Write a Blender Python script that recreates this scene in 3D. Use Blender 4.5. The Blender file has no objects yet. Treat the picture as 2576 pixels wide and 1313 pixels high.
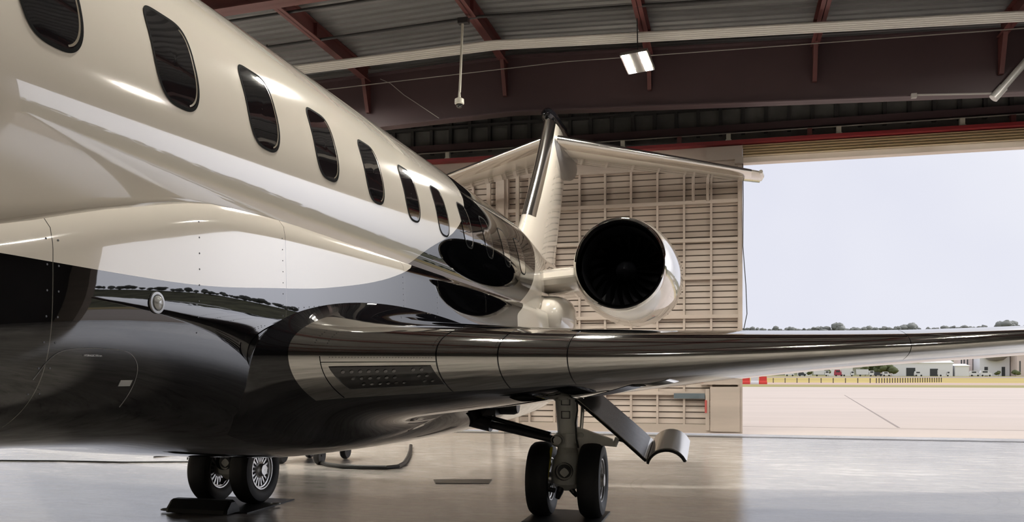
import bpy, math, random
from mathutils import Vector, noise
scene = bpy.context.scene
COL = scene.collection
random.seed(7)

# ------------------------------------------------------------------ camera, sky, sun, exposure
FPX, TURN, EYE = 2150.0, math.atan(540 / 2150), 1.75
cam_data = bpy.data.cameras.new('camera')
cam_data.sensor_fit = 'HORIZONTAL'
cam_data.sensor_width = 36.0
cam_data.lens = 36.0 * FPX / 2576.0
cam_data.shift_x = 0.0
cam_data.shift_y = (938 - 656.5) / 2576.0
cam_data.clip_start, cam_data.clip_end = 0.05, 3000
cam = bpy.data.objects.new('camera', cam_data)
COL.objects.link(cam)
cam.location = (0, 0, EYE)
cam.rotation_euler = (math.pi / 2, 0, TURN)
scene.camera = cam

vs = scene.view_settings
vs.view_transform = 'Standard'
vs.look = 'None'
vs.exposure = 0.0
vs.gamma = 1.0
vs.use_curve_mapping = False
scene.cycles.max_bounces = 8
scene.cycles.glossy_bounces = 5
scene.cycles.diffuse_bounces = 4
scene.cycles.transmission_bounces = 4
scene.cycles.sample_clamp_indirect = 6.0
scene.cycles.caustics_reflective = False
scene.cycles.caustics_refractive = False

SKY, SUN, LAMP = 1.0, 1.45, 850.0
world = bpy.data.worlds.new('overcast_sky')
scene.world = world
world.use_nodes = True
wn, wl = world.node_tree.nodes, world.node_tree.links
bg = wn['Background']
tc = wn.new('ShaderNodeTexCoord')
nz = wn.new('ShaderNodeTexNoise')
nz.inputs['Scale'].default_value = 2.2
nz.inputs['Detail'].default_value = 4
rp = wn.new('ShaderNodeValToRGB')
rp.color_ramp.elements[0].position, rp.color_ramp.elements[0].color = 0.35, (0.77, 0.785, 0.89, 1)
rp.color_ramp.elements[1].position, rp.color_ramp.elements[1].color = 0.68, (0.89, 0.90, 0.96, 1)
wl.new(tc.outputs['Generated'], nz.inputs['Vector'])
wl.new(nz.outputs['Fac'], rp.inputs['Fac'])
wl.new(rp.outputs['Color'], bg.inputs['Color'])
# added sky glow right of the doorway, boosting reflections in the jet's paint
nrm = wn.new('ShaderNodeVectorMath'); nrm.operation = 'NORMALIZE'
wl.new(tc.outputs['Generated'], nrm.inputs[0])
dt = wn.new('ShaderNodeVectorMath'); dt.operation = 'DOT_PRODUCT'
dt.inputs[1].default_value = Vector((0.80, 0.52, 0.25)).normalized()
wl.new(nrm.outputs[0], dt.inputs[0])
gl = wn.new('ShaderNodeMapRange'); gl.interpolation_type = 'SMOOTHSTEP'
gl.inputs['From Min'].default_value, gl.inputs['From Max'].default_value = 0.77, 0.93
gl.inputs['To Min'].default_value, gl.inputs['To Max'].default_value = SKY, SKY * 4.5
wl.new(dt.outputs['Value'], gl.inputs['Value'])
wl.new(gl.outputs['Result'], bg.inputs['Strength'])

sun_data = bpy.data.lights.new('sun', 'SUN')
sun_data.energy = SUN
sun_data.angle = math.radians(14)
sun_data.color = (1.0, 0.93, 0.86)
sun = bpy.data.objects.new('sun', sun_data)
COL.objects.link(sun)
sun.location = (60, 40, 60)
sun.rotation_euler = Vector((-1, -0.05, -1.3)).to_track_quat('-Z', 'Y').to_euler()

# ------------------------------------------------------------------ helpers
def mesh_obj(name, verts, faces, mats=None, parent=None, smooth=30, fmat=None):
    me = bpy.data.meshes.new(name)
    o = bpy.data.objects.new(name, me)
    off = Vector((0, 0, 0))
    if parent is not None:
        off = Vector(parent.get('_o', (0, 0, 0)))
        o.parent = parent
        o['_o'] = tuple(off)
    me.from_pydata([tuple(Vector(v) - off) for v in verts], [], faces)
    for m in (mats if isinstance(mats, (list, tuple)) else [mats]):
        if m:
            me.materials.append(m)
    if fmat:
        for p, k in zip(me.polygons, fmat):
            p.material_index = k
    me.update()
    if smooth:
        me.shade_smooth()
        me.set_sharp_from_angle(angle=math.radians(smooth))
    COL.objects.link(o)
    return o

def thing(name, loc, label, cat, group=None):
    o = bpy.data.objects.new(name, None)
    o.empty_display_size = 0.3
    COL.objects.link(o)
    o.location = loc
    o['_o'] = tuple(loc)
    tag(o, label, cat, group)
    return o

def tag(o, label=None, cat=None, group=None, kind=None):
    if label: o['label'] = label
    if cat: o['category'] = cat
    if group: o['group'] = group
    if kind: o['kind'] = kind
    return o

def copy_thing(root, loc, label=None):
    """a copy of a thing with its parts and their sub-parts"""
    r = root.copy()
    COL.objects.link(r)
    r.location = loc
    if label: r['label'] = label
    for ch in list(root.children):
        c = ch.copy(); COL.objects.link(c); c.parent = r
        for g in ch.children:
            d = g.copy(); COL.objects.link(d); d.parent = c
    return r

class MB:
    """collects shapes of ONE part into one mesh"""
    def __init__(self):
        self.v, self.f, self.m = [], [], []
    def add(self, v, f, m=0):
        n = len(self.v)
        self.v += [tuple(p) for p in v]
        self.f += [tuple(i + n for i in q) for q in f]
        self.m += [m] * len(f)
        return self
    def box(self, a, b, m=0):
        x0, y0, z0 = a; x1, y1, z1 = b
        v = [(x0, y0, z0), (x1, y0, z0), (x1, y1, z0), (x0, y1, z0), (x0, y0, z1), (x1, y0, z1), (x1, y1, z1), (x0, y1, z1)]
        return self.add(v, [(3, 2, 1, 0), (4, 5, 6, 7), (0, 1, 5, 4), (1, 2, 6, 5), (2, 3, 7, 6), (3, 0, 4, 7)], m)
    def hexa(self, v, m=0):
        return self.add(v, [(3, 2, 1, 0), (4, 5, 6, 7), (0, 1, 5, 4), (1, 2, 6, 5), (2, 3, 7, 6), (3, 0, 4, 7)], m)
    def tube(self, pts, r, n=10, m=0, closed=False, caps=True):
        pts = [Vector(p) for p in pts]
        rs = r if isinstance(r, (list, tuple)) else [r] * len(pts)
        rings = []
        ref = None
        N = len(pts)
        for i, p in enumerate(pts):
            a = pts[(i - 1) % N] if (i > 0 or closed) else p
            b = pts[(i + 1) % N] if (i < N - 1 or closed) else p
            d = (b - a)
            if d.length < 1e-9: d = Vector((0, 0, 1))
            d.normalize()
            if ref is None:
                ref = d.orthogonal().normalized()
            ref = (ref - d * ref.dot(d))
            if ref.length < 1e-6: ref = d.orthogonal()
            ref.normalize()
            q = d.cross(ref)
            rings.append([p + (ref * math.cos(t) + q * math.sin(t)) * rs[i] for t in [2 * math.pi * k / n for k in range(n)]])
        v, f = loft(rings, caps and not closed, ring_closed=True, loop=closed)
        return self.add(v, f, m)
    def revolve(self, prof, c, axis='Y', n=48, m=0, caps=False):
        """prof: list of (radius, distance along the axis)"""
        rings = []
        for r, d in prof:
            ring = []
            for k in range(n):
                t = 2 * math.pi * k / n
                a, b = r * math.cos(t), r * math.sin(t)
                if axis == 'Y': ring.append((c[0] + a, c[1] + d, c[2] + b))
                elif axis == 'X': ring.append((c[0] + d, c[1] + a, c[2] + b))
                else: ring.append((c[0] + a, c[1] + b, c[2] + d))
            rings.append(ring)
        v, f = loft(rings, caps, ring_closed=True)
        return self.add(v, f, m)
    def build(self, name, mats, parent=None, smooth=30):
        return mesh_obj(name, self.v, self.f, mats, parent, smooth, self.m if isinstance(mats, (list, tuple)) else None)

def loft(rings, caps=False, ring_closed=False, loop=False):
    n = len(rings[0]); v = [p for r in rings for p in r]; f = []
    R = len(rings)
    for i in range(R if loop else R - 1):
        i2 = (i + 1) % R
        for k in range(n if ring_closed else n - 1):
            k2 = (k + 1) % n
            f.append((i * n + k, i * n + k2, i2 * n + k2, i2 * n + k))
    if caps:
        f.append(tuple(range(n))[::-1])
        f.append(tuple((R - 1) * n + k for k in range(n)))
    return v, f

def interp(x, pts):
    if x <= pts[0][0]: return pts[0][1]
    for (a, b), (c, d) in zip(pts, pts[1:]):
        if x <= c: return b + (d - b) * (x - a) / (c - a)
    return pts[-1][1]

def sinterp(x, pts):
    """smooth (Catmull-Rom, monotone-limited) interpolation"""
    if x <= pts[0][0]: return pts[0][1]
    if x >= pts[-1][0]: return pts[-1][1]
    n = len(pts)
    d = [(pts[i + 1][1] - pts[i][1]) / (pts[i + 1][0] - pts[i][0]) for i in range(n - 1)]
    m = [d[0]] + [0 if d[i - 1] * d[i] <= 0 else 2 * d[i - 1] * d[i] / (d[i - 1] + d[i]) for i in range(1, n - 1)] + [d[-1]]
    for i in range(n - 1):
        if x <= pts[i + 1][0]:
            h = pts[i + 1][0] - pts[i][0]; t = (x - pts[i][0]) / h
            return ((2 * t**3 - 3 * t**2 + 1) * pts[i][1] + (t**3 - 2 * t**2 + t) * h * m[i]
                    + (-2 * t**3 + 3 * t**2) * pts[i + 1][1] + (t**3 - t**2) * h * m[i + 1])

# ------------------------------------------------------------------ materials
def mat(name, color, rough=0.5, metal=0.0, coat=0.0, spec=0.5, emit=None, estr=0.0, ior=1.5):
    m = bpy.data.materials.new(name)
    m.use_nodes = True
    b = m.node_tree.nodes['Principled BSDF']
    b.inputs['Base Color'].default_value = (*color, 1)
    b.inputs['Roughness'].default_value = rough
    b.inputs['Metallic'].default_value = metal
    b.inputs['Coat Weight'].default_value = coat
    b.inputs['Coat Roughness'].default_value = 0.015
    b.inputs['Coat IOR'].default_value = ior
    b.inputs['Specular IOR Level'].default_value = spec
    if emit:
        b.inputs['Emission Color'].default_value = (*emit, 1)
        b.inputs['Emission Strength'].default_value = estr
    return m

def node(m, t, **kw):
    n = m.node_tree.nodes.new(t)
    for k, v in kw.items(): setattr(n, k, v)
    return n

def vary(m, scale=(1, 1, 1), amount=0.25, nscale=3.0, detail=5, bump=0.0, rough=None, coords='Object', dist=0.02):
    """mottles a material's colour (and bump / roughness) with noise"""
    L = m.node_tree.links
    b = m.node_tree.nodes['Principled BSDF']
    t = node(m, 'ShaderNodeTexCoord'); mp = node(m, 'ShaderNodeMapping'); n = node(m, 'ShaderNodeTexNoise')
    mp.inputs['Scale'].default_value = scale
    n.inputs['Scale'].default_value = nscale
    n.inputs['Detail'].default_value = detail
    L.new(t.outputs[coords], mp.inputs['Vector']); L.new(mp.outputs['Vector'], n.inputs['Vector'])
    c = tuple(b.inputs['Base Color'].default_value)[:3]
    r = node(m, 'ShaderNodeValToRGB')
    r.color_ramp.elements[0].position, r.color_ramp.elements[1].position = 0.3, 0.7
    r.color_ramp.elements[0].color = (*[x * (1 - amount) for x in c], 1)
    r.color_ramp.elements[1].color = (*[min(1, x * (1 + amount)) for x in c], 1)
    L.new(n.outputs['Fac'], r.inputs['Fac']); L.new(r.outputs['Color'], b.inputs['Base Color'])
    if bump:
        bp = node(m, 'ShaderNodeBump'); bp.inputs['Strength'].default_value = bump; bp.inputs['Distance'].default_value = dist
        L.new(n.outputs['Fac'], bp.inputs['Height']); L.new(bp.outputs['Normal'], b.inputs['Normal'])
    if rough:
        rr = node(m, 'ShaderNodeMapRange')
        rr.inputs['From Min'].default_value, rr.inputs['From Max'].default_value = 0.3, 0.7
        rr.inputs['To Min'].default_value, rr.inputs['To Max'].default_value = rough
        L.new(n.outputs['Fac'], rr.inputs['Value']); L.new(rr.outputs['Result'], b.inputs['Roughness'])
    return m

M = {}
WHITE = (0.66, 0.61, 0.54)
M['white'] = mat('white_gloss_paint', WHITE, 0.12, coat=1.0, ior=1.8)
M['black'] = mat('black_gloss_paint', (0.004, 0.004, 0.005), 0.06, coat=1.0, spec=0.0, ior=1.5)
M['chrome'] = mat('polished_metal', (0.50, 0.485, 0.455), 0.06, metal=1.0)
M['chrome_soft'] = mat('brushed_bright_metal', (0.74, 0.72, 0.68), 0.16, metal=1.0)
M['alloy'] = mat('wheel_alloy', (0.62, 0.61, 0.60), 0.32, metal=0.7)
M['tyre'] = vary(mat('tyre_rubber', (0.016, 0.016, 0.017), 0.62), amount=0.25, nscale=9)
M['gear_grey'] = vary(mat('gear_grey_paint', (0.74, 0.74, 0.69), 0.34, coat=0.3), amount=0.12, nscale=4)
M['gear_dark'] = mat('gear_dark_metal', (0.035, 0.035, 0.037), 0.4, metal=0.3)
M['steel'] = mat('dark_steel', (0.26, 0.26, 0.26), 0.3, metal=0.8)
M['door_grey'] = vary(mat('grey_door_skin', (0.15, 0.145, 0.14), 0.22, metal=0.5), scale=(1, 1, 0.1), amount=0.2, nscale=14)
M['yellow'] = mat('yellow_strap', (0.62, 0.52, 0.04), 0.5)
M['glass'] = mat('dark_window_glass', (0.006, 0.006, 0.007), 0.04, coat=1.0)
M['gasket'] = mat('black_window_gasket', (0.004, 0.004, 0.004), 0.7, spec=0.03)
M['reveal'] = mat('cream_window_reveal', (0.20, 0.17, 0.13), 0.2, coat=0.5)
M['fan'] = mat('fan_blade_metal', (0.22, 0.22, 0.24), 0.22, metal=1.0)
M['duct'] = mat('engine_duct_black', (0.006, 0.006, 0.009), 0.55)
M['lens_dark'] = mat('landing_light_glass', (0.012, 0.012, 0.012), 0.12, coat=0.3)
M['led'] = mat('led_reflector', (0.16, 0.16, 0.16), 0.25, metal=0.9)
M['lens'] = mat('clear_lamp_lens', (0.30, 0.30, 0.30), 0.12, coat=1.0)
M['rubber'] = vary(mat('black_rubber', (0.010, 0.010, 0.010), 0.55), amount=0.2, nscale=12, bump=0.1)
M['maroon'] = vary(mat('maroon_steel_paint', (0.115, 0.036, 0.034), 0.5), amount=0.12, nscale=0.9)
M['maroon_dark'] = vary(mat('dark_maroon_steel_paint', (0.070, 0.042, 0.047), 0.55), amount=0.10, nscale=0.5)
M['red'] = mat('red_oxide_rail', (0.24, 0.022, 0.026), 0.5)
M['deck'] = vary(mat('grey_roof_deck', (0.19, 0.19, 0.195), 0.42, metal=0.35), scale=(0.2, 3, 1), amount=0.2, nscale=1.2)
M['galv'] = vary(mat('galvanised_steel', (0.55, 0.55, 0.53), 0.4, metal=0.3), amount=0.12, nscale=5)
M['pale_pipe'] = mat('pale_conduit_paint', (0.82, 0.80, 0.76), 0.4)
M['insul'] = vary(mat('dark_insulation', (0.040, 0.040, 0.040), 0.6), amount=0.2, nscale=2)
M['taupe'] = vary(mat('taupe_door_paint', (0.47, 0.40, 0.345), 0.5), scale=(0.35, 1, 2.5), amount=0.10, nscale=1.1)
M['wall_dark'] = vary(mat('dark_wall_insulation', (0.05, 0.045, 0.042), 0.7), amount=0.2, nscale=0.8)
M['slat_gap'] = mat('dark_slat_gap', (0.09, 0.07, 0.055), 0.7)
M['beige'] = vary(mat('beige_wall_paint', (0.42, 0.36, 0.26), 0.6), scale=(0.5, 0.5, 1), amount=0.10, nscale=0.8)
M['bluegrey'] = mat('blue_grey_conduit', (0.12, 0.15, 0.17), 0.45)
M['brick_red'] = mat('faded_red_plastic', (0.50, 0.10, 0.09), 0.5)
M['housing'] = mat('lamp_housing', (0.16, 0.15, 0.14), 0.5)
M['lamp'] = mat('lamp_strip', (1, 1, 1), 0.5, emit=(1.0, 0.95, 0.85), estr=LAMP)
M['cream'] = mat('cream_plastic', (0.62, 0.60, 0.52), 0.4)
M['cable'] = mat('black_cable', (0.012, 0.012, 0.012), 0.5)
M['wire_pale'] = mat('pale_wire', (0.34, 0.32, 0.30), 0.5)

# paint of fuselage and fairing: white above, black below, the black sweeping up over the rear cabin
X0, GY = -4.16, 10.27
def curve_node(m, pts, lo, hi, vlo, vhi):
    fc = node(m, 'ShaderNodeFloatCurve')
    c = fc.mapping.curves[0]
    q = [((a - lo) / (hi - lo), (b - vlo) / (vhi - vlo)) for a, b in pts]
    while len(c.points) < len(q): c.points.new(0.5, 0.5)
    for p, (a, b) in zip(c.points, q):
        p.location = (a, b); p.handle_type = 'AUTO_CLAMPED'
    fc.mapping.update()
    return fc

def jet_paint(name, seams=()):
    m = mat(name, WHITE, 0.10, coat=1.0, ior=1.75)
    L = m.node_tree.links
    b = m.node_tree.nodes['Principled BSDF']
    t = node(m, 'ShaderNodeTexCoord'); s = node(m, 'ShaderNodeSeparateXYZ')
    L.new(t.outputs['Object'], s.inputs[0])
    def mr(sock, lo, hi):
        r = node(m, 'ShaderNodeMapRange')
        r.inputs['From Min'].default_value, r.inputs['From Max'].default_value = lo, hi
        L.new(sock, r.inputs['Value']); return r.outputs['Result']
    def back(sock, lo, hi):
        r = node(m, 'ShaderNodeMapRange')
        r.inputs['To Min'].default_value, r.inputs['To Max'].default_value = lo, hi
        L.new(sock, r.inputs['Value']); return r.outputs['Result']
    def cmp(a, b_, op):
        n = node(m, 'ShaderNodeMath', operation=op); L.new(a, n.inputs[0])
        if isinstance(b_, (int, float)): n.inputs[1].default_value = b_
        else: L.new(b_, n.inputs[1])
        return n.outputs[0]
    g = [(-4, 2.55), (0, 2.30), (2.75, 2.23), (3.76, 2.215), (4.83, 2.28), (5.6, 2.36), (6.9, 2.60), (7.85, 2.97), (8.6, 3.24), (9.5, 3.80), (10.1, 4.5), (12, 4.8)]
    k = [(0.5, 12.0), (1.6, 11.2), (2.5, 11.15), (2.66, 11.5), (3.0, 12.2), (3.44, 12.75), (4.0, 13.5), (4.4, 14.1), (5, 15)]
    lo, hi = -14 - GY, 24 - GY
    fy = mr(s.outputs['Y'], lo, hi)
    fg = curve_node(m, [(-14, 2.9)] + g + [(24, 4.9)], -14, 24, 0, 6)
    L.new(fy, fg.inputs['Value'])
    gz = back(fg.outputs[0], 0, 6)
    fz = mr(s.outputs['Z'], 0, 6)
    fk = curve_node(m, [(0, 12.2)] + k + [(6, 16)], 0, 6, 0, 20)
    L.new(fz, fk.inputs['Value'])
    ky = back(fk.outputs[0], -GY, 20 - GY)
    below = cmp(s.outputs['Z'], gz, 'LESS_THAN')
    fwd = cmp(s.outputs['Y'], ky, 'LESS_THAN')
    black = cmp(below, fwd, 'MULTIPLY')
    mx = node(m, 'ShaderNodeMix', data_type='RGBA')
    mx.inputs['A'].default_value = (*WHITE, 1); mx.inputs['B'].default_value = (0.002, 0.002, 0.0025, 1)
    L.new(black, mx.inputs['Factor'])
    ci = node(m, 'ShaderNodeMapRange'); ci.inputs['To Min'].default_value, ci.inputs['To Max'].default_value = 1.50, 1.66
    L.new(black, ci.inputs['Value']); L.new(ci.outputs['Result'], b.inputs['Coat IOR'])
    sl = node(m, 'ShaderNodeMapRange'); sl.inputs['To Min'].default_value, sl.inputs['To Max'].default_value = 0.2, 0.0
    L.new(black, sl.inputs['Value']); L.new(sl.outputs['Result'], b.inputs['Specular IOR Level'])
    out = mx.outputs['Result']
    for y in seams:   # panel joints
        d = cmp(s.outputs['Y'], y - GY, 'SUBTRACT')
        a = node(m, 'ShaderNodeMath', operation='ABSOLUTE'); L.new(d, a.inputs[0])
        ln = cmp(a.outputs[0], 0.0022, 'LESS_THAN')
        m2 = node(m, 'ShaderNodeMix', data_type='RGBA')
        L.new(ln, m2.inputs['Factor']); L.new(out, m2.inputs['A']); m2.inputs['B'].default_value = (0.10, 0.095, 0.085, 1)
        out = m2.outputs['Result']
    L.new(out, b.inputs['Base Color'])
    return m
M['jet'] = jet_paint('jet_two_tone_paint')
M['jet_fairing'] = jet_paint('jet_two_tone_paint_with_joints', (3.06, 4.93, 7.0, 7.9, 9.6, 10.6))

# polished concrete floor
def floor_mat():
    m = mat('polished_concrete', (0.45, 0.42, 0.39), 0.2, coat=0.0)
    L = m.node_tree.links; b = m.node_tree.nodes['Principled BSDF']
    t = node(m, 'ShaderNodeTexCoord')
    def nt(scale, ns, det, rough=0.55):
        mp = node(m, 'ShaderNodeMapping'); mp.inputs['Scale'].default_value = scale
        n = node(m, 'ShaderNodeTexNoise'); n.inputs['Scale'].default_value = ns; n.inputs['Detail'].default_value = det
        n.inputs['Roughness'].default_value = rough
        L.new(t.outputs['Object'], mp.inputs['Vector']); L.new(mp.outputs['Vector'], n.inputs['Vector'])
        return n.outputs['Fac']
    big = nt((1, 1, 1), 0.35, 4); fine = nt((0.5, 1.2, 1), 3.2, 7, 0.65); grit = nt((1, 1, 1), 22, 4)
    r = node(m, 'ShaderNodeValToRGB')
    r.color_ramp.elements[0].position, r.color_ramp.elements[1].position = 0.36, 0.62
    r.color_ramp.elements[0].color = (0.38, 0.35, 0.325, 1); r.color_ramp.elements[1].color = (0.70, 0.66, 0.62, 1)
    ad = node(m, 'ShaderNodeMath', operation='MULTIPLY_ADD'); ad.inputs[1].default_value = 0.5; L.new(fine, ad.inputs[0])
    hf = node(m, 'ShaderNodeMath', operation='MULTIPLY'); hf.inputs[1].default_value = 0.5; L.new(big, hf.inputs[0]); L.new(hf.outputs[0], ad.inputs[2])
    L.new(ad.outputs[0], r.inputs['Fac'])
    scr = nt((0.30, 1.5, 1), 5.5, 9, 0.72)
    sr = node(m, 'ShaderNodeMapRange'); sr.inputs['From Min'].default_value, sr.inputs['From Max'].default_value = 0.53, 0.66
    sr.inputs['To Max'].default_value = 0.55
    L.new(scr, sr.inputs['Value'])
    sx = node(m, 'ShaderNodeMix', data_type='RGBA'); sx.inputs['B'].default_value = (0.20, 0.185, 0.17, 1)
    L.new(sr.outputs['Result'], sx.inputs['Factor']); L.new(r.outputs['Color'], sx.inputs['A'])
    # dark tyre arcs on the floor at the right
    s = node(m, 'ShaderNodeSeparateXYZ'); L.new(t.outputs['Object'], s.inputs[0])
    out = sx.outputs['Result']
    for (cx, cy, rad, w) in ((1.2, 13.6, 2.5, 0.035), (1.25, 13.7, 2.72, 0.02), (3.2, 19.5, 4.2, 0.03)):
        v = node(m, 'ShaderNodeVectorMath', operation='DISTANCE'); v.inputs[1].default_value = (cx, cy, 0)
        cb = node(m, 'ShaderNodeCombineXYZ'); L.new(s.outputs['X'], cb.inputs['X']); L.new(s.outputs['Y'], cb.inputs['Y']); L.new(cb.outputs[0], v.inputs[0])
        d = node(m, 'ShaderNodeMath', operation='SUBTRACT'); d.inputs[1].default_value = rad; L.new(v.outputs['Value'], d.inputs[0])
        a = node(m, 'ShaderNodeMath', operation='ABSOLUTE'); L.new(d.outputs[0], a.inputs[0])
        mrn = node(m, 'ShaderNodeMapRange'); mrn.inputs['From Min'].default_value, mrn.inputs['From Max'].default_value = w, 0.0
        mrn.inputs['To Max'].default_value = 0.35
        L.new(a.outputs[0], mrn.inputs['Value'])
        f2 = node(m, 'ShaderNodeMath', operation='MULTIPLY'); L.new(mrn.outputs['Result'], f2.inputs[0]); L.new(fine, f2.inputs[1])
        mx = node(m, 'ShaderNodeMix', data_type='RGBA'); mx.inputs['B'].default_value = (0.10, 0.09, 0.085, 1)
        L.new(f2.outputs[0], mx.inputs['Factor']); L.new(out, mx.inputs['A']); out = mx.outputs['Result']
    L.new(out, b.inputs['Base Color'])
    rr = node(m, 'ShaderNodeMapRange'); rr.inputs['From Min'].default_value, rr.inputs['From Max'].default_value = 0.35, 0.65
    rr.inputs['To Min'].default_value, rr.inputs['To Max'].default_value = 0.05, 0.17
    L.new(fine, rr.inputs['Value']); L.new(rr.outputs['Result'], b.inputs['Roughness'])
    bp = node(m, 'ShaderNodeBump'); bp.inputs['Strength'].default_value = 0.12; bp.inputs['Distance'].default_value = 0.02
    sm = node(m, 'ShaderNodeMath', operation='MULTIPLY_ADD'); sm.inputs[1].default_value = 0.12; L.new(grit, sm.inputs[0]); L.new(scr, sm.inputs[2])
    L.new(sm.outputs[0], bp.inputs['Height']); L.new(bp.outputs['Normal'], b.inputs['Normal'])
    b.inputs['Specular IOR Level'].default_value = 0.9
    return m
M['floor'] = floor_mat()
M['apron'] = vary(mat('pale_apron_concrete', (0.56, 0.475, 0.41), 0.8), scale=(0.15, 0.6, 1), amount=0.06, nscale=0.5)
M['joint'] = mat('apron_joint_tar', (0.30, 0.25, 0.22), 0.9)
M['grass'] = vary(mat('dry_yellow_grass', (0.45, 0.34, 0.09), 0.95), scale=(0.02, 0.12, 1), amount=0.35, nscale=1.0)
M['grass_green'] = vary(mat('olive_grass', (0.30, 0.26, 0.08), 0.95), scale=(0.02, 0.1, 1), amount=0.3, nscale=1.0)
M['road'] = mat('pinkish_taxiway', (0.50, 0.36, 0.29), 0.9)
M['grey_road'] = mat('grey_runway', (0.30, 0.24, 0.22), 0.9)
M['b_white'] = mat('white_building_paint', (0.88, 0.89, 0.92), 0.7)
M['b_pink'] = mat('pale_pink_building', (0.78, 0.66, 0.62), 0.7)
M['b_grey'] = mat('grey_building', (0.26, 0.24, 0.25), 0.7)
M['b_dark'] = mat('dark_opening', (0.05, 0.055, 0.06), 0.6)
M['b_tan'] = mat('tan_roof', (0.42, 0.30, 0.24), 0.8)
M['barrier_red'] = mat('red_barrier_plastic', (0.70, 0.055, 0.04), 0.5)
M['barrier_white'] = mat('white_barrier_plastic', (0.75, 0.76, 0.77), 0.5)
M['car_a'] = mat('white_vehicle_paint', (0.80, 0.81, 0.84), 0.4)
M['car_b'] = mat('red_vehicle_paint', (0.45, 0.06, 0.10), 0.4)
M['car_c'] = mat('dark_vehicle_paint', (0.06, 0.07, 0.09), 0.4)
M['leaf'] = vary(mat('dull_green_leaves', (0.11, 0.13, 0.055), 0.9), amount=0.5, nscale=0.35)
M['leaf_hazed'] = vary(mat('hazed_green_leaves', (0.27, 0.28, 0.26), 0.9), amount=0.4, nscale=0.3)  # distance haze mixed into the leaf colour
M['bark'] = mat('grey_bark', (0.16, 0.13, 0.10), 0.9)
M['hill'] = vary(mat('scrub_hillside', (0.14, 0.14, 0.08), 0.95), amount=0.5, nscale=0.05)

# ------------------------------------------------------------------ hangar
DY = 24.82                      # plane of the big sliding doors
def struct(o, label, cat):
    return tag(o, label, cat, kind='structure')
XL, XR, YB = -31.0, 22.0, -24.0
struct(MB().box((XL, YB, -0.3), (XR, DY + 0.45, 0.0)).build('floor', M['floor'], smooth=0), 'polished grey concrete hangar floor with tyre marks', 'floor')
def roofz(x): return 10.30 - 0.036 * abs(x + 5.5)
# corrugated roof deck: one ribbed sheet on either side of the ridge
def deck():
    prof = []
    y = YB
    while y < DY + 0.4:
        prof += [(y, 0.05), (y + 0.09, 0.05), (y + 0.13, 0.0), (y + 0.21, 0.0), (y + 0.25, 0.05)]
        y += 0.28
    v, f = [], []
    xs = [XL, -5.5, XR]
    for x in xs:
        for (yy, dz) in prof: v.append((x, yy, roofz(x) + dz))
    n = len(prof)
    for i in range(2):
        for k in range(n - 1): f.append((i * n + k, i * n + k + 1, (i + 1) * n + k + 1, (i + 1) * n + k))
    b = len(v)
    v += [(x, yy, roofz(x) + 0.2) for x in xs for yy in (YB, DY + 0.4)]
    f += [(b, b + 2, b + 3, b + 1), (b + 2, b + 4, b + 5, b + 3)]
    return mesh_obj('ceiling', v, f, M['deck'], smooth=0)
struct(deck(), 'ribbed grey metal roof deck of the hangar', 'roof')
struct(MB().box((XL - 0.3, YB, -0.3), (XL, DY + 0.4, 10.4)).build('wall_left', M['beige'], smooth=0), 'beige left side wall of the hangar', 'wall')
struct(MB().box((XR, YB, -0.3), (XR + 0.3, DY + 0.4, 10.4)).build('wall_right', M['wall_dark'], smooth=0), 'dark insulated right side wall of the hangar', 'wall')
struct(MB().box((XL, YB - 0.3, -0.3), (XR, YB, 3.4), 0).box((XL, YB - 0.3, 3.4), (XR, YB, 10.4), 1).build('wall_rear', [M['beige'], M['wall_dark']], smooth=0), 'wall with a beige lower half at the closed end of the hangar', 'wall')
# wall over the doors: dark insulated panels between studs
w = MB().box((XL, DY + 0.30, 8.15), (XR, DY + 0.42, 10.35), 1)
x = XL + 0.4
while x < XR:
    w.box((x, DY + 0.16, 8.5), (x + 0.10, DY + 0.32, 9.9)); x += 0.62
w.box((XL, DY + 0.12, 9.25), (XR, DY + 0.31, 9.32))
M['insul_sheet'] = vary(mat('grey_insulation_sheet', (0.15, 0.15, 0.148), 0.55), amount=0.25, nscale=2)
struct(w.build('wall_front', [M['insul'], M['insul_sheet']], smooth=0), 'dark insulated wall with studs above the hangar doors', 'wall')
jm = MB().box((20.4, DY - 0.1, 0), (XR, DY + 0.4, 8.2))
struct(jm.build('wall_jamb', M['taupe'], smooth=0), 'taupe wall beside the right end of the door opening', 'wall')

# roof beams running towards the doors
for i, bx in enumerate((-17.4, -13.5, -9.6, -5.69, -1.9, 2.07, 6.15, 10.0, 13.9)):
    zt = roofz(bx) - 0.002; zb = zt - 0.38 + 0.02 * (i % 2)
    b = MB()
    b.box((bx - 0.10, YB, zb), (bx + 0.10, 21.9, zb + 0.02)).box((bx - 0.008, YB, zb), (bx + 0.008, 21.9, zt)).box((bx - 0.10, YB, zt - 0.02), (bx + 0.10, 21.9, zt))
    y = YB + 1.9
    while y < 21.5:
        b.box((bx - 0.09, y, zb), (bx + 0.09, y + 0.012, zt)); y += 2.4
    o = b.build('roof_beam', M['maroon'], smooth=0)
    tag(o, 'maroon steel beam under the ribbed roof, running towards the hangar doors', 'beam', 'maroon roof beams', 'structure')
    # knee brace from beam to girder
    if -11 < bx < 8:
        g = MB()
        g.hexa([(bx - 0.05, 21.86, zb - 0.85), (bx + 0.05, 21.86, zb - 0.85), (bx + 0.05, 21.97, zb - 0.85), (bx - 0.05, 21.97, zb - 0.85),
                (bx - 0.05, 21.55, zb + 0.0), (bx + 0.05, 21.55, zb + 0.0), (bx + 0.05, 21.97, zb + 0.0), (bx - 0.05, 21.97, zb + 0.0)])
        tag(g.build('trim_brace', M['maroon'], smooth=0), 'maroon knee brace where a roof beam meets the deep girder', 'brace', 'knee braces on the girder', 'structure')
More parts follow.
